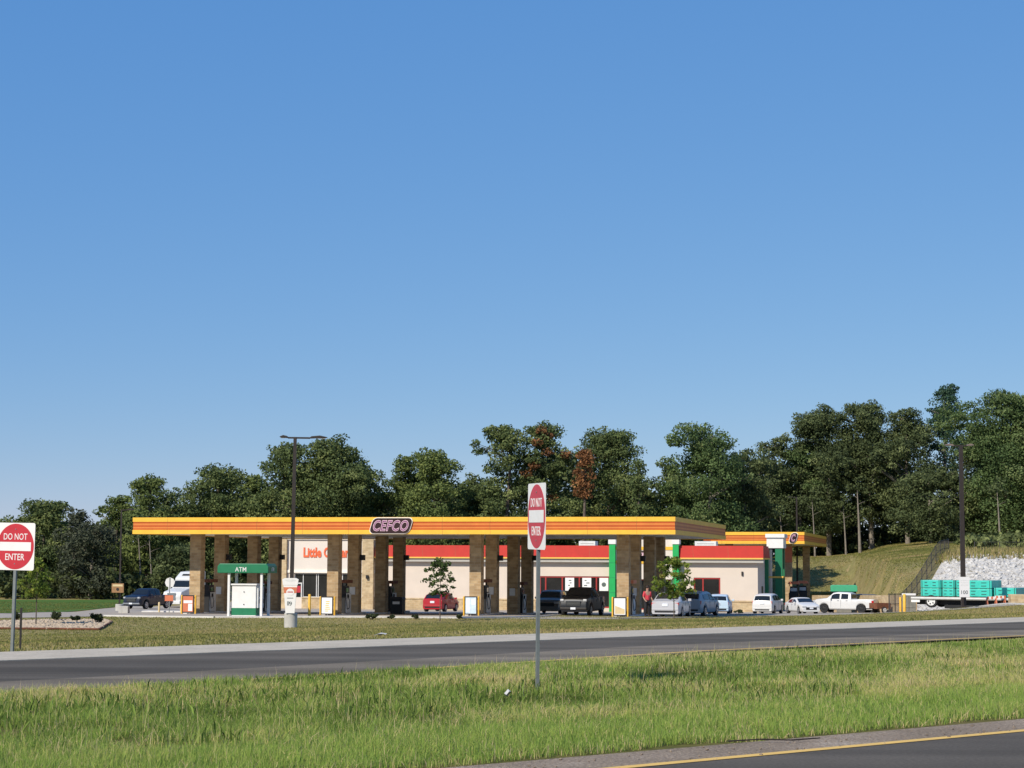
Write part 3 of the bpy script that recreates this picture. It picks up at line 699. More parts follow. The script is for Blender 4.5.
for i, x in enumerate(ISL):
    for j, y in enumerate(TY):
        gb = cg(x, y); m = MB(); h_ = .38
        m.box(x-h_, x+h_, y-h_, y+h_, gb-.3, zb+.055)
        col = m.build('column', 'stone', can, bevel=.015)
        m = MB(); zs = 1.65+(562.5-557.5)*(120+y)/1900-z0-.1
        m.box(x+h_+.02, x+h_+.32, y-.16, y+.16, zs-.16, zs+.2); m.box(x+h_, x+h_+.02, y-.06, y+.06, zs-.05, zs+.05)
        if j in (1, 3): m.build('loudspeaker', 'black', col)
        if j == 1 or (i == 2 and j == 2):
            m = MB(); m.box(x-.19, x+.19, y-h_-.05, y-h_, gb+1.35, gb+1.85); m.build('notice_plate', 'hvac', col)
logo_plate(can, 17.6-((9.87-115*((393-512)/1900))/(CA+SA*((393-512)/1900)))-0.05, -.03, (zb+zt)/2, 2.55, .93, 'CEFCO', 2.30)

names = ('leftmost', 'second from left', 'third from left', 'rightmost')
def pump(i, j, x, y):
    gb = cg(x, y); t = thing('fuel_dispenser', f'fuel dispenser between the {("front", "rear")[j]} two columns of the {names[i]} column row', 'fuel dispenser',
                             (*cw(x, y), z0+gb+.15), -TH, 'fuel dispensers under the canopy')
    m = MB(); m.box(-.26, .26, -.48, .48, 0, 1.25); m.build('cabinet', 'black', t, bevel=.02)
    m = MB(); m.box(-.30, -.262, -.50, .50, .02, 1.3); m.box(.262, .30, -.50, .50, .02, 1.3); m.build('side_panel', 'hvac', t)
    m = MB(); m.prism([(-.2, 1.25), (.2, 1.25), (.16, 1.78), (-.16, 1.78)], -.46, .46); m.build('display_head', 'dark_metal', t)
    m = MB(); m.box(-.36, .36, -.62, .62, 1.95, 2.16); m.build('topper', 'rust' if i < 3 else 'orange_sign', t)
    for yy in (-.44, .44): m = MB(); m.box(-.05, .05, yy-.03, yy+.03, 1.7, 1.95); m.build('topper_post', 'dark_metal', t)
    for s in (-1, 1):
        m = MB(); pts = [(s*.33, -.25, 1.15), (s*.48, -.32, .75), (s*.46, -.36, .35), (s*.36, -.46, .25), (s*.30, -.50, .9), (s*.24, -.50, 1.7)]
        for a, b in zip(pts, pts[1:]): m.tube(a, b, .022, n=6)
        m.box(s*.33-.04, s*.33+.04, -.32, -.14, 1.0, 1.22); m.build('hose', 'rubber', t)
        m = MB(); m.box(s*.205-.004, s*.205+.004, -.22, .22, 1.36, 1.62)
        m.build('screen', 'glass_dark', t)
for i, x in enumerate(ISL):
    for j, y in enumerate((5.18, 15.63)):
        pump(i, j, x, y)
        m = MB(); m.box(-.62, .62, -2.95, 2.95, -.5, .14); k = m.build('concrete_island', 'concrete_light', bevel=.05); k.location = (*cw(x, y), z0+cg(x, y)); k.rotation_euler.z = -TH
        tag(k, f'raised concrete pump island under the {("front", "rear")[j]} two columns of the {names[i]} column row', 'kerb island', 'pump islands')
    # yellow hoop guard with its framed poster, at the road end of every island
    y = 1.75; gb = cg(x, y); lx, lz = cw(x, y)
    t = thing('hoop_guard', f'yellow pipe hoop guarding the road end of the {names[i]} column row', 'hoop guard', (lx, lz, z0+gb), -TH, 'yellow hoop guards')
    for s in (-1, 1): m = MB(); m.tube((s*.47, 0, -.3), (s*.47, 0, 1.18), .06, n=10); m.lathe([(.06, 1.18), (.04, 1.22), (.005, 1.235)], (s*.47, 0, 0), 10); m.build('upright', 'bollard_yellow', t, smooth=40)
    m = MB(); m.tube((-.41, 0, 1.05), (.41, 0, 1.05), .035, n=8); m.build('cross_bar', 'bollard_yellow', t, smooth=40)
    lab = ('orange and white poster in a dark frame, at the foot of the leftmost stone column', 'white poster in a dark frame, at the column foot right of the cup sign',
           'pale blue and white framed poster at the column foot right of the red car', 'pale and tan framed poster at the column foot right of the black pickup')[i]
    s_ = thing('poster', lab, 'poster', (lx-SA*.12, lz-CA*.12, z0+gb+.08), -TH, 'framed posters at the islands')
    m = MB(); m.box(-.40, .40, 0, .05, 0, 1.14); m.build('frame', 'dark_metal', s_)
    m = MB(); m.box(-.345, .345, -.006, 0, .07, 1.07); sh = m.build('sheet', ('orange_sign', 'poster_white', 'poster_blue', 'poster_white')[i], s_)
    m = MB(); rr = random.Random(40+i)
    if i == 0: m.box(-.30, .30, -.010, -.006, .62, .80); m.box(.02, .30, -.010, -.006, .12, .58); mm = 'poster_white'
    elif i == 1:
        for k in range(6): zz = .2+k*.12; m.box(-.15+rr.uniform(0, .1), .05+rr.uniform(0, .2), -.010, -.006, zz, zz+.05)
        mm = 'trim_yellow'
    elif i == 2: m.box(-.30, -.08, -.010, -.006, .15, 1.0); m.box(.05, .30, -.010, -.006, .62, .98); mm = 'poster_white'
    else: m.prism([(-.30, .12), (.30, .12), (.30, .4), (-.30, .62)], -.010, -.006); mm = 'tan_post'
    m.build('print', mm, sh)
# litter bin beside the second row
x, y = ISL[1]+1.55, 12.2; gb = cg(x, y); t = thing('litter_bin', 'black domed litter bin standing under the canopy right of the second column row', 'bin', (*cw(x, y), z0+gb), -TH)
m = MB(); m.box(-.42, .42, -.36, .36, 0, 1.0); m.build('body', 'black', t, bevel=.04); m = MB(); m.prism([(-.5, 1.0), (.5, 1.0), (.40, 1.16), (-.40, 1.16)], -.42, .42); m.build('lid', 'dark_metal', t)
m = MB(); m.box(-.25, .25, -.364, -.36, .68, .86); m.build('flap', 'hvac', t)

# ---------------------------------------------------------------- cash machine kiosk
p = at(246.3, 617, 108); t = thing('cash_machine', 'white drive-up cash machine under a green roof lettered ATM', 'cash machine', gp(p.x, p.y), -TH+R(2)); g = G(p.x, p.y)
zr0, zr1 = at(243, 573, 108).z-g, at(243, 563.6, 108).z-g
m = MB(); m.prism([(-1.50, zr0), (1.50, zr0), (1.50, zr0+.36), (1.38, zr1), (-1.38, zr1), (-1.50, zr0+.36)], -.75, .85); roof = m.build('roof', 'atm_green', t, bevel=.03)
m = MB(); put_text(m, 'ATM', -.12, -.752, zr0+.21, width=.66, height=.25, ext=.004, off=.004); m.build('lettering', 'sign_white', roof); m = MB(); put_text(m, 'ATM', .05, 1.502, zr0+.21, width=.5, height=.22, face='x', ext=.004, off=.004); m.build('lettering', 'sign_white', roof)
for xx, yy in ((-.86, -.55), (1.06, -.55), (-.86, .70), (1.06, .70)):
    m = MB(); m.box(xx-.065, xx+.065, yy-.065, yy+.065, -.1, zr0); m.build('post', 'white_paint', t)
m = MB(); m.box(-.74, .70, -.45, .72, .07, 1.80); cab = m.build('cabinet', 'white_paint', t, bevel=.02)
m = MB(); m.box(-.745, .705, -.458, .725, .12, .52); m.build('green_band', 'atm_green', cab)
m = MB(); m.box(-.80, .76, -.53, .80, 1.80, 1.88); m.build('cap', 'white_paint', cab); m = MB(); m.box(-.95, 1.2, -.75, 1.1, -.2, .07); m.build('plinth', 'concrete_light', t)
m = MB(); m.box(.70, .80, -.35, .62, .53, 1.72); fc = m.build('machine_front', 'hvac', cab)
m = MB(); m.box(.80, .812, -.2, .5, 1.15, 1.5); m.build('screen', 'glass_dark', fc); m = MB(); m.box(.80, .83, -.2, .5, .78, 1.02); m.build('keypad', 'dark_metal', fc)
m = MB()
for z in (.72, 1.42): m.lathe([(.035, -.475), (.03, -.45)], (0, 0, z), 10, 'y')
m.build('lock', 'dark_metal', cab)

# ---------------------------------------------------------------- the shop
S0 = Vector((21.3, 165)); zg = G(S0.x, S0.y)-.1
shop = thing('shop', 'long cream shop with red parapet band, stone base and green pilasters', 'shop building', (S0.x, S0.y, zg), -TH)
def su(px): r = (px-512)/1900; return -(21.3-165*r)/(CA+SA*r)       # photo column -> place along the shop front
Z = lambda z: z-zg
xl, xa, xb, xc, xd, xe = su(288), su(378), su(611), su(617), su(674), su(680)
DEP = 13.5
openings = []      # (x0,x1,z0,z1)
w_lc = (su(297), su(364), Z(-1.62), Z(.55)); w_mid = (su(540), su(610.4), Z(-2.35), Z(.42)); w_r = (su(693.5), su(720), Z(-1.70), Z(.36)); w_ent = (xc+.3, xd-.3, Z(-2.45), Z(.2))
def wall_with_holes(name, mt, x0, x1, z0, z1, holes, y=0., th=.3):
    m = MB(); xs = sorted({x0, x1, *[h[0] for h in holes], *[h[1] for h in holes]}); zs = sorted({z0, z1, *[h[2] for h in holes], *[h[3] for h in holes]})
    for a, b in zip(xs, xs[1:]):
        for c, d in zip(zs, zs[1:]):
            if not any(h[0] <= (a+b)/2 <= h[1] and h[2] <= (c+d)/2 <= h[3] for h in holes): m.box(a, b, y, y+th, c, d)
    return m.build(name, mt, shop)
wall_with_holes('pizza_wall', 'white_wall', xl, xa, Z(-3.6), Z(3.62), [w_lc], y=-.25)
wall_with_holes('front_wall', 'cream_wall', xa+.002, -.3, Z(-3.6), Z(2.9), [w_mid, w_r, w_ent])
m = MB(); m.box(-.3, 0, 0, DEP, Z(-3.6), Z(2.9)); m.build('side_wall', 'cream_wall', shop)
m = MB(); m.box(xl, xl+.3, .052, DEP, Z(-3.6), Z(3.6)); m.box(xl+.3, -.3, DEP-.3, DEP, Z(-3.6), Z(2.8)); m.build('rear_wall', 'cream_wall', shop)
m = MB(); m.box(xl+.3, -.302, .3, DEP-.3, Z(2.35), Z(2.55)); m.build('roof', 'roof_grey', shop)
# stone base course with cap, butted round the openings
for a, b, y in ((xl-.02, su(296.4), -.33), (su(305), xa, -.33), (xa, w_mid[0], -.08), (w_mid[1], w_ent[0], -.08), (w_ent[1], .08, -.08)):
    m = MB(); m.box(a, b, y, y+.078, Z(-3.6), Z(-1.72)); m.box(a, b, y-.05, y+.079, Z(-1.72), Z(-1.60)); m.build('stone_base', 'stone_wall', shop)
m = MB(); m.box(.002, .08, -.002, DEP, Z(-3.6), Z(-1.72)); m.build('stone_base', 'stone_wall', shop)
# red band, trim, and a grey strip painting the shade beneath the band
def red_band(a, b, side=False):
    m = MB(); m.prism([(-.62, Z(2.08)), (-.50, Z(3.12)), (-.38, Z(3.12)), (-.02, Z(2.3)), (-.02, Z(2.08))], a, b, 'x')
    r = m.build('red_band', 'store_red', shop)
    m = MB(); m.box(a, b, -.66, -.004, Z(1.96), Z(2.08)); m.build('trim', 'trim_yellow', r)
    m = MB(); m.box(a, b, -.5, -.004, Z(1.66), Z(1.958)); m.build('shade_strip', 'shade_and_louvre_grey', r)
red_band(xa+.01, xb-.01); red_band(xe+.01, .55)
m = MB(); m.prism([(.55, Z(2.08)), (.42, Z(3.12)), (.3, Z(3.12)), (.002, Z(2.1))], .002, 5.5, 'y'); m.build('red_band', 'store_red', shop)
m = MB(); m.box(.002, .58, .002, 5.5, Z(1.96), Z(2.078)); m.build('trim', 'trim_yellow', shop)
# parapet behind the band
# pilasters
for a, b in ((xb, xc), (xd, xe)):
    m = MB(); m.box(a, b, -.85, -.002, Z(-3.4), Z(3.25)); k = m.build('pilaster', 'green_pilaster', shop)
    m = MB(); m.box(a-.06, b+.06, -.91, .05, Z(3.25), Z(3.72)); m.build('capital', 'white_paint', k)
    m = MB()
    for z in (-1, .3, 1.6): m.box(a-.004, b+.004, -.856, -.3, Z(z), Z(z+.03))
    m.build('joint', 'atm_green', k)
# entrance bay between the pilasters
m = MB(); m.box(xc+.002, xd-.002, -.45, -.31, Z(.2), Z(3.7)); e = m.build('entrance_panel', 'white_wall', shop)
for z in (2.75, 1.55): m = MB(); m.box(xc+.01, xd-.01, -.50, -.451, Z(z), Z(z+.28)); m.build('yellow_strip', 'yellow', e)
xm = (xc+xd)/2; m = MB(); m.box(xm-1.2, xm+1.2, -.53, -.451, Z(1.92), Z(2.66)); k = m.build('sign_plate', 'maroon', e)
m = MB(); put_text(m, 'CEFCO', xm, -.533, Z(2.29), width=1.9, height=.46, ext=.004, off=.03, shear=.3); m.build('lettering', 'logo_pink', k)
def glazing(w, y, mull, mt, frame_w=.06, posters=()):
    x0, x1, a, b = w; m = MB(); m.box(x0+.01, x1-.01, y, y+.02, a+.01, b-.01); g_ = m.build('window', 'glass_store', shop)
    m = MB(); f = frame_w
    m.box(x0, x1, y-.05, y+.05, b-f, b); m.box(x0, x1, y-.05, y+.05, a, a+f)
    for q in (x0, *mull, x1-f): m.box(q, q+f, y-.052, y+.048, a+f, b-f)
    m.build('frame', mt, g_); return g_
g1_ = glazing(w_lc, 0.0, (su(305), su(318.5)-.03, su(320), su(344)), 'hvac'); glazing(w_r, .1, (su(702),), 'red_mullion', .12)
g2_ = glazing(w_mid, .1, (su(545.5), su(562), su(579), su(596)), 'red_mullion', .12); glazing(w_ent, .15, (w_ent[0]+1.2, w_ent[0]+2.4), 'red_mullion', .1)
m = MB(); x0, x1 = su(297), su(304.6); m.box(x0, x0+.09, -.2, -.06, Z(-2.8), Z(-.3)); m.box(x1-.09, x1, -.2, -.06, Z(-2.8), Z(-.3)); m.box(x0+.09, x1-.09, -.2, -.06, Z(-.4), Z(-.3)); m.box(x0+.09, x1-.09, -.2, -.06, Z(-2.8), Z(-2.55))
d = m.build('door', 'hvac', shop); m = MB(); m.box(x0+.09, x1-.09, -.14, -.12, Z(-2.55), Z(-.4)); m.build('pane', 'glass_dark', d); m = MB(); m.box(x0+.15, x1-.15, -.16, -.141, Z(-1.2), Z(-.6)); m.build('notice', 'sign_red', d)
m = MB(); m.box(xl-.05, xa+.05, -.36, -.252, Z(.60), Z(.86)); m.build('trim', 'soffit', shop)
m = MB(); m.box(xl-.04, xa+.04, -.42, .05, Z(3.62), Z(3.78)); m.build('coping', 'soffit', shop)
x0, x1 = su(366), su(377); m = MB(); m.box(x0, x1, -.75, -.252, Z(-3.4), Z(3.64)); k = m.build('stone_pilaster', 'stone_wall', shop)
m = MB(); m.box((x0+x1)/2-.1, (x0+x1)/2+.1, -.98, -.752, Z(.1), Z(.42)); m.build('wall_lamp', 'black', k)
m = MB(); xx = su(287); m.box(xx-.35, xx+.3, -.55, -.252, Z(-3.4), Z(3.66)); m.build('stone_pilaster', 'stone_wall', shop)
# shop name (the figure beside it is left out)
m = MB(); put_text(m, 'Little Caesars', su(330), -.262, Z(2.45), width=su(354)-su(306), height=.92, ext=.05, off=.035); m.build('lettering', 'letter_orange', shop)
# window posters
for k, px in enumerate((570, 587, 604)):
    x = su(px); s_ = thing('window_poster', ('white window poster with dark marks, left of the three above the black pickup', 'white window poster with dark lettering, middle of the three above the black pickup', 'white window poster with a round dark mark, nearest the green pilaster')[k],
                           'poster', (S0.x+CA*x, S0.y-SA*x, zg), -TH, 'white window posters'); 
    m = MB(); m.box(-.40, .40, .07, .078, Z(-.85), Z(.30)); sh = m.build('sheet', 'poster_white', s_)
    m = MB(); rr = random.Random(k+70)
    if k == 2: m.lathe([(.2, .064), (.2, .07)], (0, 0, Z(-.3)), 18, 'y')
    else:
        for q in range(4): a = rr.uniform(-.26, 0); m.box(a, a+rr.uniform(.15, .3), .066, .07, Z(-.65+q*.22), Z(-.65+q*.22+.09))
    m.build('print', 'poster_ink', sh)
# side portico with white capital and green posts
m = MB(); m.box(.002, 1.5, 8.2, 11.2, Z(3.0), Z(4.25)); pr = m.build('portico_head', 'white_paint', shop); m = MB(); m.box(-.1, 1.62, 8.05, 11.35, Z(3.95), Z(4.28)); m.build('cornice', 'white_paint', pr)
for yy in (8.3, 10.4): m = MB(); m.box(.75, 1.4, yy, yy+.65, Z(-3.4), Z(3.0)); m.build('portico_post', 'atm_green', pr)
m = MB(); m.box(.004, .3, 6.2, 6.9, Z(-3.4), Z(3.0)); m.build('portico_post', 'atm_green', pr)
m = MB(); m.box(.002, 1.6, 8.25, 8.299, Z(.30), Z(.46)); m.build('yellow_strip', 'trim_yellow', pr)
m = MB(); m.box(.002, .05, 3.2, 4.2, Z(-2.9), Z(-.4)); m.build('side_door', 'bronze', shop)
m = MB(); m.box(-1.4, -1.25, -.12, -.002, Z(.55), Z(.9)); m.build('wall_lamp', 'dark_metal', shop)
for px, w, lab in ((581, 1.5, 'pale roof unit peeping over the red band left of the first green pilaster'), (701, 1.9, 'wide pale roof unit over the red band on the right end of the shop')):
    x = su(px); t = thing('roof_unit', lab, 'roof unit', (S0.x+CA*x+SA*3, S0.y-SA*x+CA*3, zg+Z(2.55)), -TH, 'roof units on the shop')
    m = MB(); m.box(-w/2, w/2, 0, 1.4, 0, 1.0); m.build('casing', 'hvac', t, bevel=.02)
    m = MB()
    for z in (.2, .4, .6, .8): m.box(-w*.4, w*.4, -.012, 0, z-.05, z+.02)
    m.build('louvre', 'shade_and_louvre_grey', t); m = MB(); m.lathe([(.4, 1.0), (.4, 1.06)], (0, .7, 0), 18); m.build('fan', 'dark_metal', t)

# ---------------------------------------------------------------- second canopy behind the shop
c2 = Vector((27.8, 181)); w2 = 9.6; o2 = Vector((c2.x-CA*w2/2, c2.y+SA*w2/2)); g2 = G(o2.x, o2.y)
can2 = thing('fuel_canopy', 'small far striped canopy with a single letter C, behind the right end of the shop', 'fuel canopy', (o2.x, o2.y, g2), -TH)
zb2, zt2 = at(804, 543.9, 181).z-g2, at(804, 532, 181).z-g2
m = MB(); fascia(m, -w2/2, w2/2, 0, 32, zb2, zt2); m.build('fascia', ['yellow', 'stripe_dark', 'stripe_light'], can2, fix=False)
m = MB(); m.box(-w2/2+.13, w2/2-.13, .13, 31.87, zb2+.06, zb2+.16); m.build('soffit', 'soffit', can2); m = MB(); m.box(-w2/2+.13, w2/2-.13, .13, 31.87, zt2-.3, zt2-.2); m.build('roof_deck', 'roof_grey', can2)
logo_plate(can2, w2/2-1.0, -.03, (zb2+zt2)/2, .62, .94, 'C', .46)
for x in (w2/2-1.85, -w2/2+2.):
    for y in (4, 27):
        m = MB(); ww = cw(0, 0); wx, wy = o2.x+CA*x+SA*y, o2.y-SA*x+CA*y; m.box(x-.36, x+.36, y-.36, y+.36, G(wx, wy)-g2-.4, zb2+.055); k = m.build('column', 'stone', can2)
        if x > 0 and y == 4: m = MB(); m.box(x-.42, x+.42, y-.46, y-.362, zb2-1.75, zb2-.25); m.build('orange_panel', 'orange_sign', k)
for px, Y, lab in ((794, 178, 'dark fuel dispenser with orange top under the small far canopy, left one'), (803, 180, 'dark fuel dispenser with orange top under the small far canopy, right one')):
    p = at(px, 605, Y); t = thing('fuel_dispenser', lab, 'fuel dispenser', gp(p.x, p.y), -TH, 'fuel dispensers at the far canopy')
    m = MB(); m.box(-.45, .45, -.3, .3, 0, 1.5); m.build('cabinet', 'dark_metal', t, bevel=.03); m = MB(); m.prism([(-.40, 1.5), (.40, 1.5), (.34, 2.1), (-.34, 2.1)], -.2, .2); m.build('display_head', 'black', t)
    m = MB(); m.box(-.3, .3, -.23, -.2, 1.65, 1.95); m.build('screen', 'lamp_clear', t); m = MB(); m.prism([(-.55, 2.3), (.55, 2.3), (.4, 2.55), (-.4, 2.55)], -.4, .4); m.build('topper', 'orange_sign', t)
    for s in (-1, 1): m = MB(); m.box(s*.4-.03, s*.4+.03, -.03, .03, 2.1, 2.3); m.build('topper_post', 'dark_metal', t)
# green roofed kiosk and the stone retaining wall, far right of the forecourt
p = at(844, 606, 160); g = G(p.x, p.y); t = thing('kiosk', 'far kiosk with bright green roof on dark posts, above the white pickup', 'kiosk', (p.x, p.y, g), R(-8))
za, zc = at(844, 591.5, 160).z-g, at(844, 585, 160).z-g
m = MB(); m.prism([(-1.1, za), (1.1, za), (1.1, zc-.1), (1.0, zc), (-1.0, zc), (-1.1, zc-.1)], -.7, .7); m.build('roof', 'kiosk_green', t, bevel=.03)
for xx, yy in ((-.9, .5), (.95, .5), (-.9, -.5), (.95, -.5)): m = MB(); m.box(xx-.05, xx+.05, yy-.05, yy+.05, -.3, za); m.build('post', 'dark_metal', t)
m = MB(); m.box(-.6, .6, -.4, .4, 0, 1.2); m.build('cabinet', 'grey_box', t, bevel=.03)
a, b = at(812, 600, 172), at(912, 600, 148); m = MB(); n_ = 26; d = (b-a); nn = Vector((-d.y, d.x, 0)).normalized()*.4
zt_ = [at(812+100*i/n_, 595.2+.0*i, 172-24*i/n_).z for i in range(n_+1)]
for i in range(n_):
    p, q = a+d*(i/n_), a+d*((i+1)/n_); zz = (zt_[i], zt_[i+1])
    lo = min(G(p.x, p.y), G(q.x, q.y))-.6
    vs = [(p.x, p.y, lo), (q.x, q.y, lo), (q.x+nn.x, q.y+nn.y, lo), (p.x+nn.x, p.y+nn.y, lo), (p.x, p.y, zz[0]), (q.x, q.y, zz[1]), (q.x+nn.x, q.y+nn.y, zz[1]), (p.x+nn.x, p.y+nn.y, zz[0])]
    m.add(vs, [(0, 1, 5, 4), (2, 3, 7, 6), (4, 5, 6, 7)])
tag(m.build('retaining_wall', 'stone_wall'), 'low tan stone retaining wall at the foot of the grass bank', 'retaining wall')
p = at(909.5, 610, 130); t = thing('utility_cabinet', 'grey utility cabinet with a white sign on top, behind two yellow bollards', 'cabinet', gp(p.x, p.y), R(-10)); g = G(p.x, p.y); zc = at(909, 595, 130).z-g
m = MB(); m.box(-.5, .42, -.4, .4, 0, zc); m.build('casing', 'grey_box', t, bevel=.02); m = MB(); m.box(-.5, .42, -.45, -.402, zc-.02, zc+.12); m.build('sign_board', 'sign_white', t); m = MB(); m.box(-.46, .38, -.406, -.4, .3, .32); m.box(-.05, -.03, -.406, -.4, .1, zc-.1); m.build('door_joint', 'black', t)
# fence that climbs the bank
pts = [Vector((fence_x(y), y, G(fence_x(y), y))) for y in np.linspace(146, 176, 13)]
top = pts[-1]; pts2 = [Vector((top.x+dx, top.y+dx*.05, G(top.x+dx, top.y+dx*.05))) for dx in np.linspace(2.4, 26, 11)]
def mesh_fence(ps, label, hgt=1.55, sag=1.0):
    t = thing('wire_fence', label, 'fence', ps[0], 0)
    for i, p in enumerate(ps):
        q = p-ps[0]; m = MB(); m.tube((q.x, q.y, q.z-.3), (q.x, q.y, q.z+hgt), .045, n=6); m.build('post', 'wire_fence', t)
    m = MB()
    for a, b in zip(ps, ps[1:]):
        a = a-ps[0]; b = b-ps[0]
        for h in (.1, hgt*.5, hgt-.04): m.tube((a.x, a.y, a.z+h), (b.x, b.y, b.z+h), .022, n=5)
        n_ = 12
        for k in range(1, n_):
            c = a.lerp(b, k/n_); m.tube((c.x, c.y, c.z+.1), (c.x, c.y, c.z+hgt-.04), .011, n=4, cap=False)
    m.build('bars', 'wire_fence', t)
mesh_fence(pts, 'dark steel fence climbing the bank between grass and white rock', 1.6); mesh_fence(pts2, 'dark fence along the top of the white rock bank', 1.3)
# ---------------------------------------------------------------- vehicles
def wheel(parent, x, y, r, w, rim='alloy', n=20):
    s = 1 if y > 0 else -1; m = MB()
    m.lathe([(r*.62, -w/2), (r*.93, -w/2), (r, -w*.3), (r, w*.3), (r*.93, w/2), (r*.62, w/2)], (x, y, r), n, 'y'); k = m.build('wheel', 'rubber', parent, smooth=40)
    m = MB(); m.lathe([(r*.66, -.03), (r*.66, .02), (r*.5, .012), (r*.2, .03), (r*.12, .03)], (x, y+s*(w/2-.01), r), n, 'y'); rm = m.build('rim', rim, k)
    m = MB()
    for i in range(5):
        a = 2*math.pi*(i+.5)/5; m.lathe([(r*.12, .022), (r*.12, .026)] if s > 0 else [(r*.12, -.034), (r*.12, -.03)], (x+math.cos(a)*r*.40, y+s*(w/2), r+math.sin(a)*r*.40), 8, 'y')
    m.build('spoke_gap', 'black', rm)
KIND = {
 'sedan': dict(L=4.8, W=.91, top=[(-2.40, .66), (-2.36, .98), (-1.72, 1.08), (-.95, 1.42), (-.25, 1.47), (.30, 1.43), (1.15, 1.04), (2.0, .86), (2.32, .72), (2.40, .55)], belt=(.98, .90), ws=(.40, 1.12), rw=(-1.66, -1.02), side=[(-1.25, -.30), (-.22, .72)], roof=1.45, r=.33, ax=(-1.42, 1.40), gr=.24),
 'hatch': dict(L=4.25, W=.88, top=[(-2.1, .62), (-2.07, 1.0), (-1.75, 1.36), (-1.2, 1.47), (-.2, 1.52), (.35, 1.46), (1.15, 1.05), (1.8, .88), (2.05, .72), (2.13, .55)], belt=(1.0, .92), ws=(.45, 1.12), rw=(-2.02, -1.72), side=[(-1.5, -.38), (-.30, .72)], roof=1.49, r=.32, ax=(-1.32, 1.28), gr=.24),
 'suv': dict(L=4.75, W=.95, top=[(-2.36, .70), (-2.33, 1.10), (-2.02, 1.60), (-1.5, 1.70), (-.2, 1.73), (.45, 1.66), (1.20, 1.18), (2.0, 1.04), (2.28, .88), (2.38, .6)], belt=(1.14, 1.06), ws=(.56, 1.16), rw=(-2.29, -2.06), side=[(-1.85, -1.02), (-.92, -.05), (.03, .86)], roof=1.70, r=.37, ax=(-1.42, 1.40), gr=.27),
 'pickup': dict(L=5.8, W=1.0, top=[(-2.90, .75), (-2.88, 1.27), (-.80, 1.27), (-.72, 1.82), (-.40, 1.90), (.60, 1.92), (.95, 1.86), (1.55, 1.36), (2.55, 1.26), (2.80, 1.12), (2.90, .8)], belt=(1.27, 1.24), ws=(1.02, 1.50), rw=(-.79, -.735), side=[(-.55, .18), (.27, 1.12)], roof=1.88, r=.41, ax=(-1.75, 1.80), gr=.34, bed=(-2.80, -.86)),
}
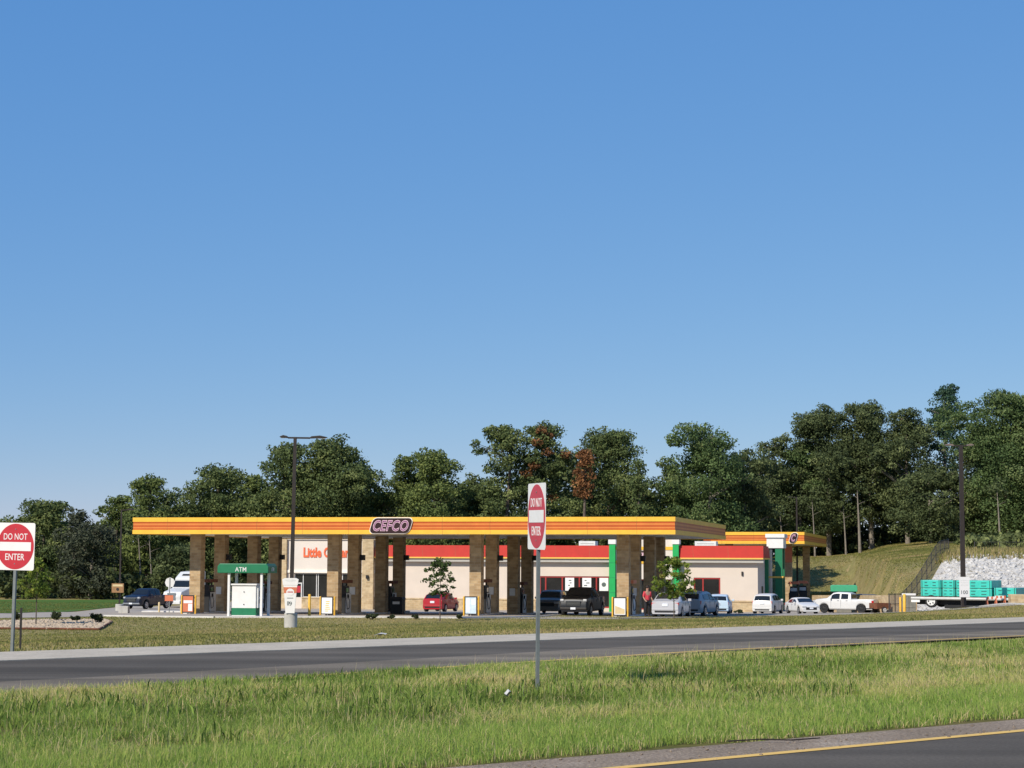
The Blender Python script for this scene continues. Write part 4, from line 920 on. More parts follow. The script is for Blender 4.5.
def car(kind, name, label, cat, px, base, Y, head, paint, rim='alloy', plate_front=False, dark_trim=False, scale=1., open_door=False):
    """head = compass angle of travel measured clockwise from straight ahead"""
    K = KIND[kind]; p = at(px, base, Y); g = G(p.x, p.y)
    t = thing(name, label, cat, (p.x, p.y, g+.02), R(90-head)); t.scale = (scale,)*3
    tx = [a for a, b in K['top']]; tz = [b for a, b in K['top']]; L2 = K['L']/2; W = K['W']; b0, b1 = K['belt']; roof = K['roof']; r = K['r']
    top = lambda x: float(np.interp(x, tx, tz)); belt = lambda x: b0+(b1-b0)*(x+L2)/(2*L2)
    half = lambda x: W*(1-.13*abs(x/L2)**5)
    ra = r*1.16
    def zb(x):
        z = K['gr']
        for a in K['ax']:
            if abs(x-a) < ra: z = max(z, r+math.sqrt(ra*ra-(x-a)**2)*.98)
        return z
    xs = set(np.linspace(tx[0], tx[-1], 15)); xs |= set(tx)
    for a in K['ax']: xs |= {a+ra*math.cos(math.pi*i/10) for i in range(11)}
    for a, b in K['side']: xs |= {a, b}
    xs = sorted(xs); xs = [x for i, x in enumerate(xs) if i == 0 or x-xs[i-1] > .012]
    bed = K.get('bed')
    def sec(x):
        w, tz_, bl = half(x), top(x), belt(x); c = max(0, min(1, (tz_-bl)/(roof-bl))); z = zb(x)
        bz = min(bl, tz_-.04); wt = w*(.93*(1-c)+.74*c); lo = min(z+.10, bz-.12)
        if bed and bed[0] < x < bed[1]:
            return [(w*.93, z), (w, lo), (w*1.0, (lo+bz)/2+.04), (w*.985, bz), (w*.96, tz_), (w*.90, tz_), (w*.88, tz_-.42), (0, tz_-.42)]
        return [(w*.93, z), (w, lo), (w*1.0, max(lo+.01, (lo+bz)/2+.04)), (w*.975, bz), (wt, tz_-.055*(1 if c > .3 else .4)), (wt*.90, tz_-.006), (wt*.5, tz_+.012), (0, tz_+.018)]
    if bed: xs = sorted(set(xs) | {bed[0], bed[0]+.01, bed[1], bed[1]-.01})
    m = MB(); secs = [sec(x) for x in xs]; k = 8; vs = []
    for x, s in zip(xs, secs): vs += [(x, y, z) for y, z in s]+[(x, -y, z) for y, z in s[:-1][::-1]]
    n = 2*k-1; fs = []
    for i in range(len(xs)-1):
        for j in range(n-1): a = i*n+j; fs.append((a, a+1, a+n+1, a+n))
    fs += [tuple(range(n)), tuple(range((len(xs)-1)*n, len(xs)*n))[::-1]]
    m.add(vs, fs); body = m.build('body', paint, t, smooth=32)
    m = MB(); m.box(-L2+.25, L2-.25, -W*.72, W*.72, K['gr']-.04, .62); m.build('underbody', 'black', t)
    def sheet(nm, x0, x1, frac, lift=.012, nx=6, mt='glass_dark', par=None):
        m = MB(); ny = 6; vs = []
        for i in range(nx+1):
            x = x0+(x1-x0)*i/nx; s = sec(x); wt = s[4][0]*frac
            for j in range(ny+1):
                y = -wt+2*wt*j/ny; ay = abs(y); yy = [q[0] for q in s[:3:-1]]; zz = [q[1] for q in s[:3:-1]]
                vs.append((x, y, float(np.interp(ay, yy, zz))))
        sl = top(x1)-top(x0); d = Vector((-(sl), 0, (x1-x0))).normalized()*lift
        if d.z < 0: d = -d
        vs = [(a+d.x, b, c+d.z) for a, b, c in vs]
        m.add(vs, [(i*(ny+1)+j, (i+1)*(ny+1)+j, (i+1)*(ny+1)+j+1, i*(ny+1)+j+1) for i in range(nx) for j in range(ny)])
        return m.build(nm, mt, par or t, smooth=60)
    sheet('windscreen', *K['ws'], .90); sheet('rear_window', *K['rw'], .88)
    for s in (1, -1):
        for a, b in K['side']:
            m = MB(); pts = []
            e = .03
            q0 = [];
            for x in np.linspace(a+e, b-e, 5):
                S = sec(x); lo_ = (S[3][0]*.985+S[4][0]*.015+.008, S[3][1]+.05); h = max(.06, S[4][1]-S[3][1]-.05); f = max(0., 1-.07/max(h, .08))
                hi_ = (S[3][0]+(S[4][0]-S[3][0])*f+.012, S[3][1]+(S[4][1]-S[3][1])*f)
                q0.append(((x, lo_[0]*s, lo_[1]), (x, hi_[0]*s, max(hi_[1], lo_[1]+.02))))
            vs = [v for pr in q0 for v in pr]; m.add(vs, [(2*i, 2*i+1, 2*i+3, 2*i+2) for i in range(4)]); m.build('side_window', 'glass_dark', t)
        # mirrors, handles, door seams
        xm = K['side'][-1][1]-.05; m = MB(); y = sec(xm)[3][0]; m.box(xm-.02, xm+.10, s*(y+.02) if s > 0 else s*(y+.22), s*(y+.22) if s > 0 else s*(y+.02), belt(xm)+.02, belt(xm)+.17); m.build('wing_mirror', paint if not dark_trim else 'black', t, bevel=.02)
        m = MB()
        for a, b in K['side'][-2:]: yy = sec(a+.12)[2][0]+.004; m.box(a+.08, a+.24, min(s*yy, s*(yy+.02)), max(s*yy, s*(yy+.02)), belt(a)-.12, belt(a)-.085)
        m.build('door_handle', 'chrome' if not dark_trim else 'black', t)
        m = MB()
        for a, b in K['side'][-2:]:
            for q in (b,): yy = sec(q)[2][0]+.003; m.box(q-.008, q+.008, min(s*yy, s*(yy-.01)), max(s*yy, s*(yy-.01)), K['gr']+.16, belt(q)-.03)
        m.build('door_seam', 'black', t)
        y0 = s*half(L2-.12)
        # lamps
        lz = top(L2-.35)-.17; fx = L2-.02
        m = MB(); m.box(fx-.22, fx+.012, min(s*(.66 if kind == 'pickup' else .52)*W, s*.90*W), max(s*(.66 if kind == 'pickup' else .52)*W, s*.90*W), lz-.08, lz+.07); m.build('headlight', 'lamp_clear', t, bevel=.025)
        rz = (b0-.14) if kind != 'pickup' else 1.02; x_ = tx[0]
        hgt = .09 if kind == 'sedan' else (.2 if kind == 'pickup' else .13)
        m = MB(); m.box(x_-.012+(.04 if kind != 'pickup' else 0), x_+.2, min(s*.56*W if kind != 'pickup' else s*.80*W, s*.90*W), max(s*.56*W if kind != 'pickup' else s*.80*W, s*.90*W), rz-hgt, rz+hgt*.8); m.build('tail_light', 'tail_red', t, bevel=.02)
        for a in K['ax']: wheel(t, a, s*(W-.13), r, .23, rim)
    gz = top(L2-.35)-.30 if kind != 'pickup' else .88
    if kind == 'pickup':
        m = MB(); m.box(L2-.05, L2+.022, -.50, .50, .70, 1.06); m.build('grille', 'black', t, bevel=.02); m = MB(); m.box(L2+.022, L2+.034, -.56, .56, 1.03, 1.07); m.build('grille_bar', 'chrome', t)
        m = MB(); [m.box(L2+.022, L2+.03, -.46, .46, .77+i*.09, .785+i*.09) for i in range(3)]; m.build('grille_slat', 'galv', t)
        m = MB(); m.box(L2-.10, L2+.08, -.90, .90, .46, .60); m.build('front_bumper', 'dark_metal' if paint == 'paint_black' else 'chrome', t, bevel=.03)
        m = MB(); m.box(tx[0]-.12, tx[0]+.04, -.90, .90, .50, .68); m.build('rear_bumper', 'chrome', t, bevel=.03)
        m = MB(); m.box(tx[0]-.006, tx[0]+.02, -.78, .78, .72, 1.22); m.build('tailgate', paint, t, bevel=.01)
    else:
        m = MB(); m.box(L2-.05, L2+.012, -.52, .52, gz-.14, gz+.10); m.build('grille', 'black', t, bevel=.02)
        m = MB(); m.box(tx[0]-.03, tx[0]+.05, -.62, .62, .34, .44); m.build('rear_valance', 'black', t, bevel=.01)
        m = MB(); m.box(tx[0]-.02, tx[0]+.05, -.78, .78, .47, .56); m.build('rear_bumper', paint, t, bevel=.01)
    m = MB(); zz = b0-.20 if kind != 'pickup' else .59; xx = tx[0]-(.025 if kind != 'pickup' else .13); m.box(xx, xx+.06, -.17, .17, zz-.08, zz+.08); m.build('number_plate', 'plate', t)
    if plate_front: m = MB(); xx = L2+(.03 if kind != 'pickup' else .115); m.box(xx-.06, xx, -.17, .17, .48, .62); m.build('number_plate', 'plate', t)
    return t
car('pickup', 'pickup_truck', 'dark navy pickup parked at the left end of the forecourt, nose towards us', 'pickup', 148, 613, 160, 202, 'paint_navy', plate_front=True, scale=.88)
car('hatch', 'parked_car', 'red hatchback seen from behind in front of the cream shop wall', 'car', 441, 612, 159, 17, 'paint_red', scale=1.05)
car('suv', 'parked_car', 'dark grey sport utility car half hidden behind the left side of the black pickup', 'car', 552, 612, 141, 190, 'paint_charcoal')
car('pickup', 'pickup_truck', 'big black pickup with bright bumper facing us under the canopy', 'pickup', 583, 617, 123.5, 195, 'paint_black', plate_front=True, scale=.95)
car('sedan', 'parked_car', 'silver white saloon seen from behind, right behind the young tree with yellow green leaves', 'car', 671.5, 615, 115.5, 14, 'paint_silver')
car('hatch', 'parked_car', 'blue grey car seen from behind, right of the silver saloon', 'car', 698, 613, 128, 22, 'paint_bluegrey', scale=1.08)
car('hatch', 'parked_car', 'pale blue small car peeping out on the right of the blue grey car', 'car', 720, 611, 150, 10, 'paint_paleblue')
car('suv', 'parked_car', 'white sport utility car seen from behind at the right corner of the shop', 'car', 768, 612, 156, 20, 'paint_white', scale=.95)
car('sedan', 'parked_car', 'white saloon facing us between the white sport utility car and the white pickup', 'car', 802, 611, 152, 168, 'paint_white', plate_front=True, scale=.87)
car('pickup', 'pickup_truck', 'white pickup seen side on, pointing left, below the green roofed kiosk', 'pickup', 846, 611, 156, -62, 'paint_white', rim='black', scale=.88)
car('suv', 'parked_car', 'dark car whose roof shows over the bed of the white pickup', 'car', 858, 608, 162, -55, 'paint_charcoal', scale=.9)

# small dark utility trailer behind the white pickup
p = at(880.5, 610, 152); t = thing('utility_trailer', 'small dark utility trailer with mesh sides right of the white pickup', 'trailer', gp(p.x, p.y, .02), R(28)); t.scale = (.85,)*3
m = MB(); m.box(-.85, .75, -.6, .6, .42, .50); m.box(-.85, -.8, -.6, .6, .5, .95); m.box(.7, .75, -.6, .6, .5, .95); m.box(-.8, .7, -.6, -.55, .5, .95); m.box(-.8, .7, .55, .6, .5, .95); m.build('box', 'rust', t)
m = MB(); m.tube((-.85, 0, .45), (-1.7, 0, .45), .04); m.build('drawbar', 'black', t)
for y in (-.68, .68): wheel(t, -.1, y, .30, .16, 'hvac')

# white lorry (tractor and sleeper) behind the first columns
p = at(187, 610, 173); t = thing('lorry', 'white long-nosed lorry facing us, half hidden by the leftmost stone column', 'lorry', gp(p.x, p.y, .02), R(90-200)); t.scale = (.82,)*3
m = MB(); hood = [(-1.2, 1.0), (3.35, .62), (3.45, 1.2), (3.2, 1.72), (1.45, 2.12), (1.40, 2.2), (.95, 2.95), (-1.2, 3.0)]
m.prism(hood, -1.12, 1.12); m.build('cab', 'paint_white', t, bevel=.10)
m = MB(); m.prism([(-1.9, 1.0), (-1.2, 1.0), (-1.2, 2.9), (.78, 2.98), (.55, 3.25), (-.45, 3.86), (-1.9, 3.95)], -1.2, 1.2); slp = m.build('sleeper', 'paint_white', t, bevel=.10)
m = MB(); m.prism([(1.435, 2.22), (1.395, 2.22), (.965, 2.88), (1.0, 2.90)], -.98, .98); m.build('windscreen', 'glass_dark', t)
m = MB(); m.prism([(.30, 3.462), (.26, 3.462), (.02, 3.61), (.05, 3.63)], -.55, .55); m.build('roof_vent', 'black', slp)
m = MB(); m.box(3.38, 3.50, -.5, .5, .85, 1.62); m.build('grille', 'chrome', t, bevel=.03); m = MB(); m.box(3.3, 3.62, -1.15, 1.15, .38, .72); m.build('front_bumper', 'hvac', t, bevel=.05)
for s in (1, -1):
    m = MB(); m.box(3.18, 3.42, min(s*.72, s*1.1), max(s*.72, s*1.1), 1.05, 1.32); m.build('headlight', 'lamp_clear', t, bevel=.04)
    m = MB(); m.prism([(.1, 2.15), (1.30, 2.15), (.98, 2.80), (.1, 2.85)], min(s*1.122, s*1.13), max(s*1.122, s*1.13)); m.build('side_window', 'glass_dark', t)
    m = MB(); m.box(1.35, 1.55, min(s*1.25, s*1.5), max(s*1.25, s*1.5), 1.9, 2.75); m.build('wing_mirror', 'hvac', t, bevel=.03)
    for x in (2.3, -3.4, -4.7): wheel(t, x, s*1.02, .52, .32, 'chrome')
    m = MB(); m.lathe([(.34, -1.7), (.34, -.3)], (0, 0, 0), 16, 'x'); m.v = [(a, b+s*1.0, c+.72) for a, b, c in m.v]; m.build('fuel_tank', 'chrome', t, smooth=40)
m = MB(); m.box(-5.6, 2.9, -.45, .45, .62, .95); m.build('chassis', 'black', t)

# flatbed trailer loaded with teal wrapped lumber
p0 = at(917, 606, 127); p1 = at(1034, 604, 123)
mid = (p0+p1)/2; L = (Vector((p1.x-p0.x, p1.y-p0.y, 0))).length; ang = math.atan2(p1.y-p0.y, p1.x-p0.x); g = G(mid.x, mid.y)
FT = thing('flatbed_trailer', 'long low flatbed trailer parked before the white rock bank', 'trailer', (mid.x, mid.y, g+.02), ang)
dk = at(960, 597, 125.5).z-g; h2 = L/2
m = MB(); m.box(-h2, h2+1.4, -1.22, 1.22, dk-.20, dk); m.build('deck', 'grey_box', FT); m = MB(); m.box(-h2+.02, h2+1.38, -1.225, -1.221, dk-.13, dk-.03); m.build('side_rail', 'hvac', FT)
m = MB(); [m.box(-h2+.2, h2, y-.08, y+.08, dk-.52, dk-.202) for y in (-.5, .5)]; m.box(-h2+2.2, h2-2.2, -1.0, 1.0, dk-.75, dk-.525); m.build('chassis', 'black', FT)
for x in (-h2+1.35,):
    for y in (-1.0, 1.0): wheel(FT, x, y, .42, .28, 'hvac')
m = MB(); m.box(-h2+.02, -h2+.6, -1.2, -1.15, .35, dk-.21); m.build('mud_flap', 'white_paint', FT)
for x in (-h2+.15,): m = MB(); m.box(-h2-.02, -h2+.02, -1.0, -.75, dk-.18, dk-.05); m.build('tail_light', 'tail_red', FT)
for y in (-.8, .8): m = MB(); m.box(h2-1.9, h2-1.75, y-.07, y+.07, 0, dk-.2); m.build('landing_leg', 'rust', FT)
def lx(px):      # photo column -> place along the trailer
    r = (px-512)/1900; c, s = math.cos(ang), math.sin(ang); return (r*mid.y-mid.x)/(c-r*s)
def pack(a, b, z0_, z1_, y0, y1, label):
    x0, x1 = lx(a)+.012, lx(b)-.012; w = mid.x+math.cos(ang)*(x0+x1)/2, mid.y+math.sin(ang)*(x0+x1)/2
    t = thing('lumber_pack', label, 'lumber pack', (*w, g+.02+dk+z0_), ang, 'teal wrapped lumber packs'); h = (x1-x0)/2; H = z1_-z0_
    m = MB(); m.box(-h, h, y0, y1, .03, H); wr = m.build('wrapping', 'teal_wrap', t, bevel=.03)
    m = MB(); [m.box(x-.06, x+.06, y0+.05, y1-.05, 0, .03) for x in (-h*.7, 0, h*.7)]; m.build('bearer', 'wood', t)
    m = MB(); [m.box(x-.018, x+.018, y0-.012, y1+.012, .025, H+.012) for x in (-h*.86, h*.86)]; m.build('strap', 'strap_dark', t)
    m = MB(); rr = random.Random(int(a))
    for zz in (.3, .68):
        for q in range(2):
            x = -h*.6+q*h*.8; m.box(x, x+h*rr.uniform(.25, .45), y0-.008, y0-.001, H*zz, H*zz+.045)
    m.build('print', 'strap_dark', wr)
zt = at(960, 580.5, 125.5).z-g-dk; zl = at(1005, 588, 124).z-g-dk
half_ = zt/2
for a, b, nm in ((924.5, 944.5, 'leftmost'), (945, 958.5, 'second from left'), (969, 995, 'third from left, widest')):
    pack(a, b, 0, half_, -1.1, 1.1, f'teal lumber pack on the trailer deck, bottom of the {nm} stack'); pack(a, b, half_, zt, -1.1, 1.1, f'teal lumber pack on top of the {nm} stack on the trailer')
pack(958.8, 968.8, 0, half_, -1.1, 1.1, 'lower teal lumber pack largely hidden behind the white placard'); pack(958.8, 968.8, half_, zt, -1.1, 1.1, 'upper teal lumber pack largely hidden behind the white placard')
pack(997, 1019, 0, zl, -1.1, 1.1, 'single low teal lumber pack at the right end of the trailer')
# trestles and a block at the trailer's right end
for k, px in enumerate((991.5, 1000.5)):
    p = at(px, 606.5, 120.5); t = thing('trestle', ('small orange and white trestle under the right part of the trailer, left one', 'small orange and white trestle under the right part of the trailer, right one')[k], 'trestle', gp(p.x, p.y, .02), R(4), 'orange trestles')
    m = MB(); m.box(-.34, .34, -.03, .03, .45, .62); b_ = m.build('board', 'white_paint', t); m = MB(); [m.box(x-.06, x+.06, -.036, -.03, .45, .62) for x in (-.22, .04, .28)]; m.build('stripe', 'orange_sign', b_)
    for x in (-.28, .28):
        for s in (-1, 1): m = MB(); m.tube((x, s*.04, .5), (x, s*.22, 0), .03, n=6); m.build('leg', 'orange_sign', t)
p = at(1017, 605.5, 120); m = MB(); m.box(-.45, .45, -.4, .4, -.2, .62); o = m.build('stone_block', 'stone_wall', bevel=.04); o.location = gp(p.x, p.y); tag(o, 'tan stone block at the far right edge, in front of the trailer end', 'stone block')

# ---------------------------------------------------------------- the person at the pump
def skin_mesh(name, verts, edges, radii, mt, parent, sub=2, root=0):
    me = bpy.data.meshes.new(name); me.from_pydata(verts, edges, []); o = bpy.data.objects.new(name, me); COL.objects.link(o)
    me.materials.append(MATS[mt]); o.modifiers.new('skin', 'SKIN'); me.skin_vertices or None
    lay = me.skin_vertices[0].data if len(me.skin_vertices) else None
    if lay is None:
        bm = bmesh.new(); bm.from_mesh(me); bm.verts.layers.skin.verify(); bm.to_mesh(me); bm.free(); lay = me.skin_vertices[0].data
    for i, r in enumerate(radii): lay[i].radius = (r, r) if not isinstance(r, tuple) else r; lay[i].use_root = (i == root)
    o.modifiers.new('sub', 'SUBSURF').levels = sub; o.modifiers['sub'].render_levels = sub
    for p_ in me.polygons: p_.use_smooth = True
    if parent: o.parent = parent
    return o
def person(px, base, Y, rz):
    p = at(px, base, Y); t = thing('person', 'person in red top and black trousers standing at the pump beside the silver saloon', 'person', gp(p.x, p.y, .03), rz)
    J = dict(pel=(0, 0, .96), wai=(0, 0, 1.10), che=(0, -.02, 1.32), nek=(0, -.02, 1.50), hd0=(0, -.03, 1.60), hd1=(0, -.04, 1.70))
    for s, n_ in ((1, 'l'), (-1, 'r')):
        J |= {f'hip{n_}': (s*.10, 0, .90), f'kne{n_}': (s*.12, -.03, .50), f'ank{n_}': (s*.13, .02, .09), f'toe{n_}': (s*.15, -.15, .04),
              f'sho{n_}': (s*.19, -.01, 1.42), f'elb{n_}': (s*.25, .0, 1.14) , f'wri{n_}': (s*.24, -.17, .97), f'han{n_}': (s*.23, -.24, .93)}
        for k in range(4): J[f'f{k}{n_}'] = (s*.23+(k-1.5)*.022, -.30-.012*(k in (1, 2)), .905); J[f'g{k}{n_}'] = (s*.23+(k-1.5)*.022, -.325-.012*(k in (1, 2)), .875)
        J[f't0{n_}'] = (s*.23-s*.055, -.25, .925); J[f't1{n_}'] = (s*.23-s*.07, -.285, .90)
    Rr = dict(pel=.14, wai=.125, che=.145, nek=.055, hd0=.085, hd1=.095, hip=.088, kne=.058, ank=.042, toe=.04, sho=.062, elb=.043, wri=.032, han=.036)
    E = [('pel', 'wai'), ('wai', 'che'), ('che', 'nek'), ('nek', 'hd0'), ('hd0', 'hd1')]
    for n_ in 'lr':
        E += [('pel', 'hip'+n_), ('hip'+n_, 'kne'+n_), ('kne'+n_, 'ank'+n_), ('ank'+n_, 'toe'+n_), ('che', 'sho'+n_), ('sho'+n_, 'elb'+n_), ('elb'+n_, 'wri'+n_), ('wri'+n_, 'han'+n_), ('han'+n_, 't0'+n_), ('t0'+n_, 't1'+n_)]
        for k in range(4): E += [('han'+n_, f'f{k}{n_}'), (f'f{k}{n_}', f'g{k}{n_}')]
    def sub(names, mt, nm, grow, root, par):
        idx = {n_: i for i, n_ in enumerate(names)}; ed = [(idx[a], idx[b]) for a, b in E if a in idx and b in idx]
        rad = [Rr.get(n_, Rr.get(n_[:3], .0095))*(1 if grow == 0 else 1)+grow for n_ in names]
        return skin_mesh(nm, [J[n_] for n_ in names], ed, rad, mt, par, 1 if grow == 0 else 2, idx[root])
    body = sub(list(J), 'skin', 'body', 0, 'pel', t)
    sub(['wai', 'che', 'shol', 'shor', 'elbl', 'elbr', 'pel'], 'shirt_red', 'shirt', .018, 'wai', body); sub(['pel', 'hipl', 'hipr', 'knel', 'kner', 'ankl', 'ankr'], 'cloth_black', 'trousers', .02, 'pel', body)
    for n_ in 'lr': sub(['ank'+n_, 'toe'+n_], 'black', 'shoe', .016, 'ank'+n_, body)
    m = MB(); m.blob((0, -.02, 1.715), .118, .128, .105, 1, .04, sub=2); m.build('hair', 'hair', body, smooth=60)
    m = MB(); m.blob((0, -.145, 1.655), .016, .022, .022, 2, .05); m.build('nose', 'skin', body)
    m = MB(); [m.blob((x, -.130, 1.69), .012, .008, .008, 3, .05) for x in (-.035, .035)]; m.build('eyes', 'black', body)
    m = MB(); m.box(-.025, .025, -.135, -.12, 1.608, 1.618); m.build('mouth', 'sign_red', body)
    return t
person(647.2, 613, 117.5, R(25)).scale = (1.06,)*3
# ---------------------------------------------------------------- trees
def cards(name, C, Rad, per, size, tint0, mt, parent=None, seed=0, flat_=.65, shell=.55):
    """leaf clumps: C centres (n,3), Rad radii (n,3), per = cards for each clump"""
    r = np.random.default_rng(seed); n = int(np.sum(per)); idx = np.repeat(np.arange(len(C)), per)
    d = r.normal(size=(n, 3)); d /= np.linalg.norm(d, axis=1)[:, None]
    rad = shell+(1-shell)*r.random(n)**.7; rad *= r.uniform(.75, 1.12, n)
    pos = C[idx]+d*rad[:, None]*Rad[idx]
    nrm = d*.7+r.normal(size=(n, 3))*.65; nrm[:, 2] += .25; nrm /= np.linalg.norm(nrm, axis=1)[:, None]
    a = np.cross(nrm, r.normal(size=(n, 3))); a /= np.linalg.norm(a, axis=1)[:, None]; b = np.cross(nrm, a)
    s = size*r.uniform(.5, 1.25, n); a *= s[:, None]*.5; b *= (s*flat_)[:, None]*.5
    V = np.stack([pos-a, pos-b+a*.1, pos+a, pos+b-a*.1], 1).reshape(-1, 3)
    tint = np.clip(tint0[idx]+r.normal(0, .13, n), 0, 1)
    o = raw_mesh(name, V, np.arange(4*n), np.arange(n)*4, np.full(n, 4), np.repeat(tint, 4), mt)
    if parent: o.parent = parent
    return o
def trunk_mesh(H, r0, limbs, mt, parent, lean=(0, 0), th=None):
    m = MB(); n = 7; th = th or H*.9; P = [Vector((lean[0]*(i/n)**1.5, lean[1]*(i/n)**1.5, -.5+(th+.5)*i/n)) for i in range(n+1)]
    for i in range(n): m.tube(P[i], P[i+1], r0*(1-.8*i/n), r0*(1-.8*(i+1)/n), n=7, cap=False)
    for e in limbs:
        e = Vector(e); t = max(.15, min(.97, (e.z-.9*math.hypot(e.x, e.y)*.6)/th)); b = Vector((lean[0]*t**1.5, lean[1]*t**1.5, th*t)); mid = b.lerp(e, .5)+Vector((0, 0, .12*(e-b).length*(-1 if e.z < b.z else .3)))
        rr_ = r0*.34*(1-.6*t); m.tube(b, mid, rr_, rr_*.7, n=5, cap=False); m.tube(mid, e, rr_*.7, rr_*.25, n=5, cap=False)
    return m.build('trunk', mt, parent, smooth=60, fix=False)
def tree(name, label, cat, px, topy, wpx, Y, kind, cb=.18, seed=0, dens=1., group='trees behind the forecourt', gap=0., base=None):
    p = at(px, 560, Y); g = G(p.x, p.y); zt = at(px, topy, Y).z; H = zt-g; W = wpx*Y/1900.*1.18
    t = thing(name, label, cat, (p.x, p.y, g), 0, group); r = np.random.default_rng(seed+1000)
    K = {'pine': ('pine_needles', 'bark'), 'pine2': ('pine_green', 'bark'), 'oak': ('oak_leaves', 'bark_pale'), 'light': ('light_leaves', 'bark_pale'), 'blue': ('blue_leaves', 'bark_pale'),
         'grey': ('grey_leaves', 'bark_pale'), 'autumn': ('autumn_leaves', 'bark'), 'spire': ('pine_needles', 'bark')}[kind]
    C = []; S = []; T = []
    n = int((34+W*H*.62)*dens)
    lean = (r.normal(0, .03)*H, r.normal(0, .03)*H)
    # lobes give the crown its own uneven outline
    wide = 1.28 if kind in ('oak', 'light', 'blue') else 1.1
    nl = 0 if kind == 'spire' else (9 if wide > 1.2 else 6); LB = []
    for i in range(nl):
        u = r.uniform(.30, .97); a = r.uniform(0, 2*math.pi); top_ = 1 if u < .6 else math.sqrt(max(.05, 1-((u-.6)/.42)**2))
        rad = W/2*wide*top_*r.uniform(.35, .85); lr = W*r.uniform(.16, .25)
        if i == 0: u, rad, lr = 1.0, W*.05, W*.24
        LB.append((rad*math.cos(a), rad*math.sin(a), min(H*(cb+(1-cb)*u), H-lr*.75), lr))
    for q in LB:
        for k in range(int(7+q[3]*q[3]*3.4)):
            d_ = r.normal(size=3); d_ /= np.linalg.norm(d_); k_ = q[3]*r.random()**.33; s = r.uniform(.5, 1.0)*(.3+W*.055)
            C.append((q[0]+d_[0]*k_, q[1]+d_[1]*k_, q[2]+d_[2]*k_*.72)); S.append((s*1.2, s*1.2, s*.72)); T.append(.5+r.normal(0, .17))
    for i in range(n):
        if i > n*.88 and nl: break
        u = r.random()*(.95 if nl else 1.); t_ = cb+(1-cb)*u                       # height fraction
        if kind == 'spire': prof = (1-u)**.85+.06
        elif kind in ('pine', 'pine2'): prof = (.55+.45*math.sin(math.pi*min(1, u*1.1+.05)))*(1 if u < .72 else (max(0, 1-((u-.72)/.30)**2))**.42)
        else: prof = (.62+.38*math.sin(math.pi*min(1, u*.95+.08)))*(1 if u < .62 else (max(0, 1-((u-.62)/.40)**2))**.42)
        a = r.uniform(0, 2*math.pi); k = math.sqrt(r.random())*.95; wob = 1+.22*math.sin(a*3+seed)+.12*math.sin(a*5+u*9+seed)
        rr_ = W/2*prof*k*wob
        s = (W*.105+.40)*r.uniform(.6, 1.35)*(1 if kind != 'spire' else .8)
        x, y, z = lean[0]*t_**1.5+rr_*math.cos(a), lean[1]*t_**1.5+rr_*math.sin(a), H*t_-s*.35
        if gap and r.random() < gap: continue
        C.append((x, y, z)); S.append((s*1.15, s*1.15, s*(.62 if kind in ('pine', 'pine2') else .8))); T.append(.48+r.normal(0, .16)+.0*u)
    # a clump or two at the very top so the height is right
    if kind == 'spire': C.append((lean[0], lean[1], H-.55)); S.append((.5, .5, .6)); T.append(.5)
    C, S, T = map(np.array, (C, S, T))
    area = S[:, 0]*S[:, 1]; per = np.maximum(24, (area*105)).astype(int)
    cards('crown', C, S, per, .31, T, K[0], t, seed+1)
    far = [c for c in C if math.hypot(c[0]-lean[0], c[1]-lean[1]) > W*.14][::2]
    trunk_mesh(H, .16+H*.011, far[:26], K[1], t, lean, H*.93)
    return t
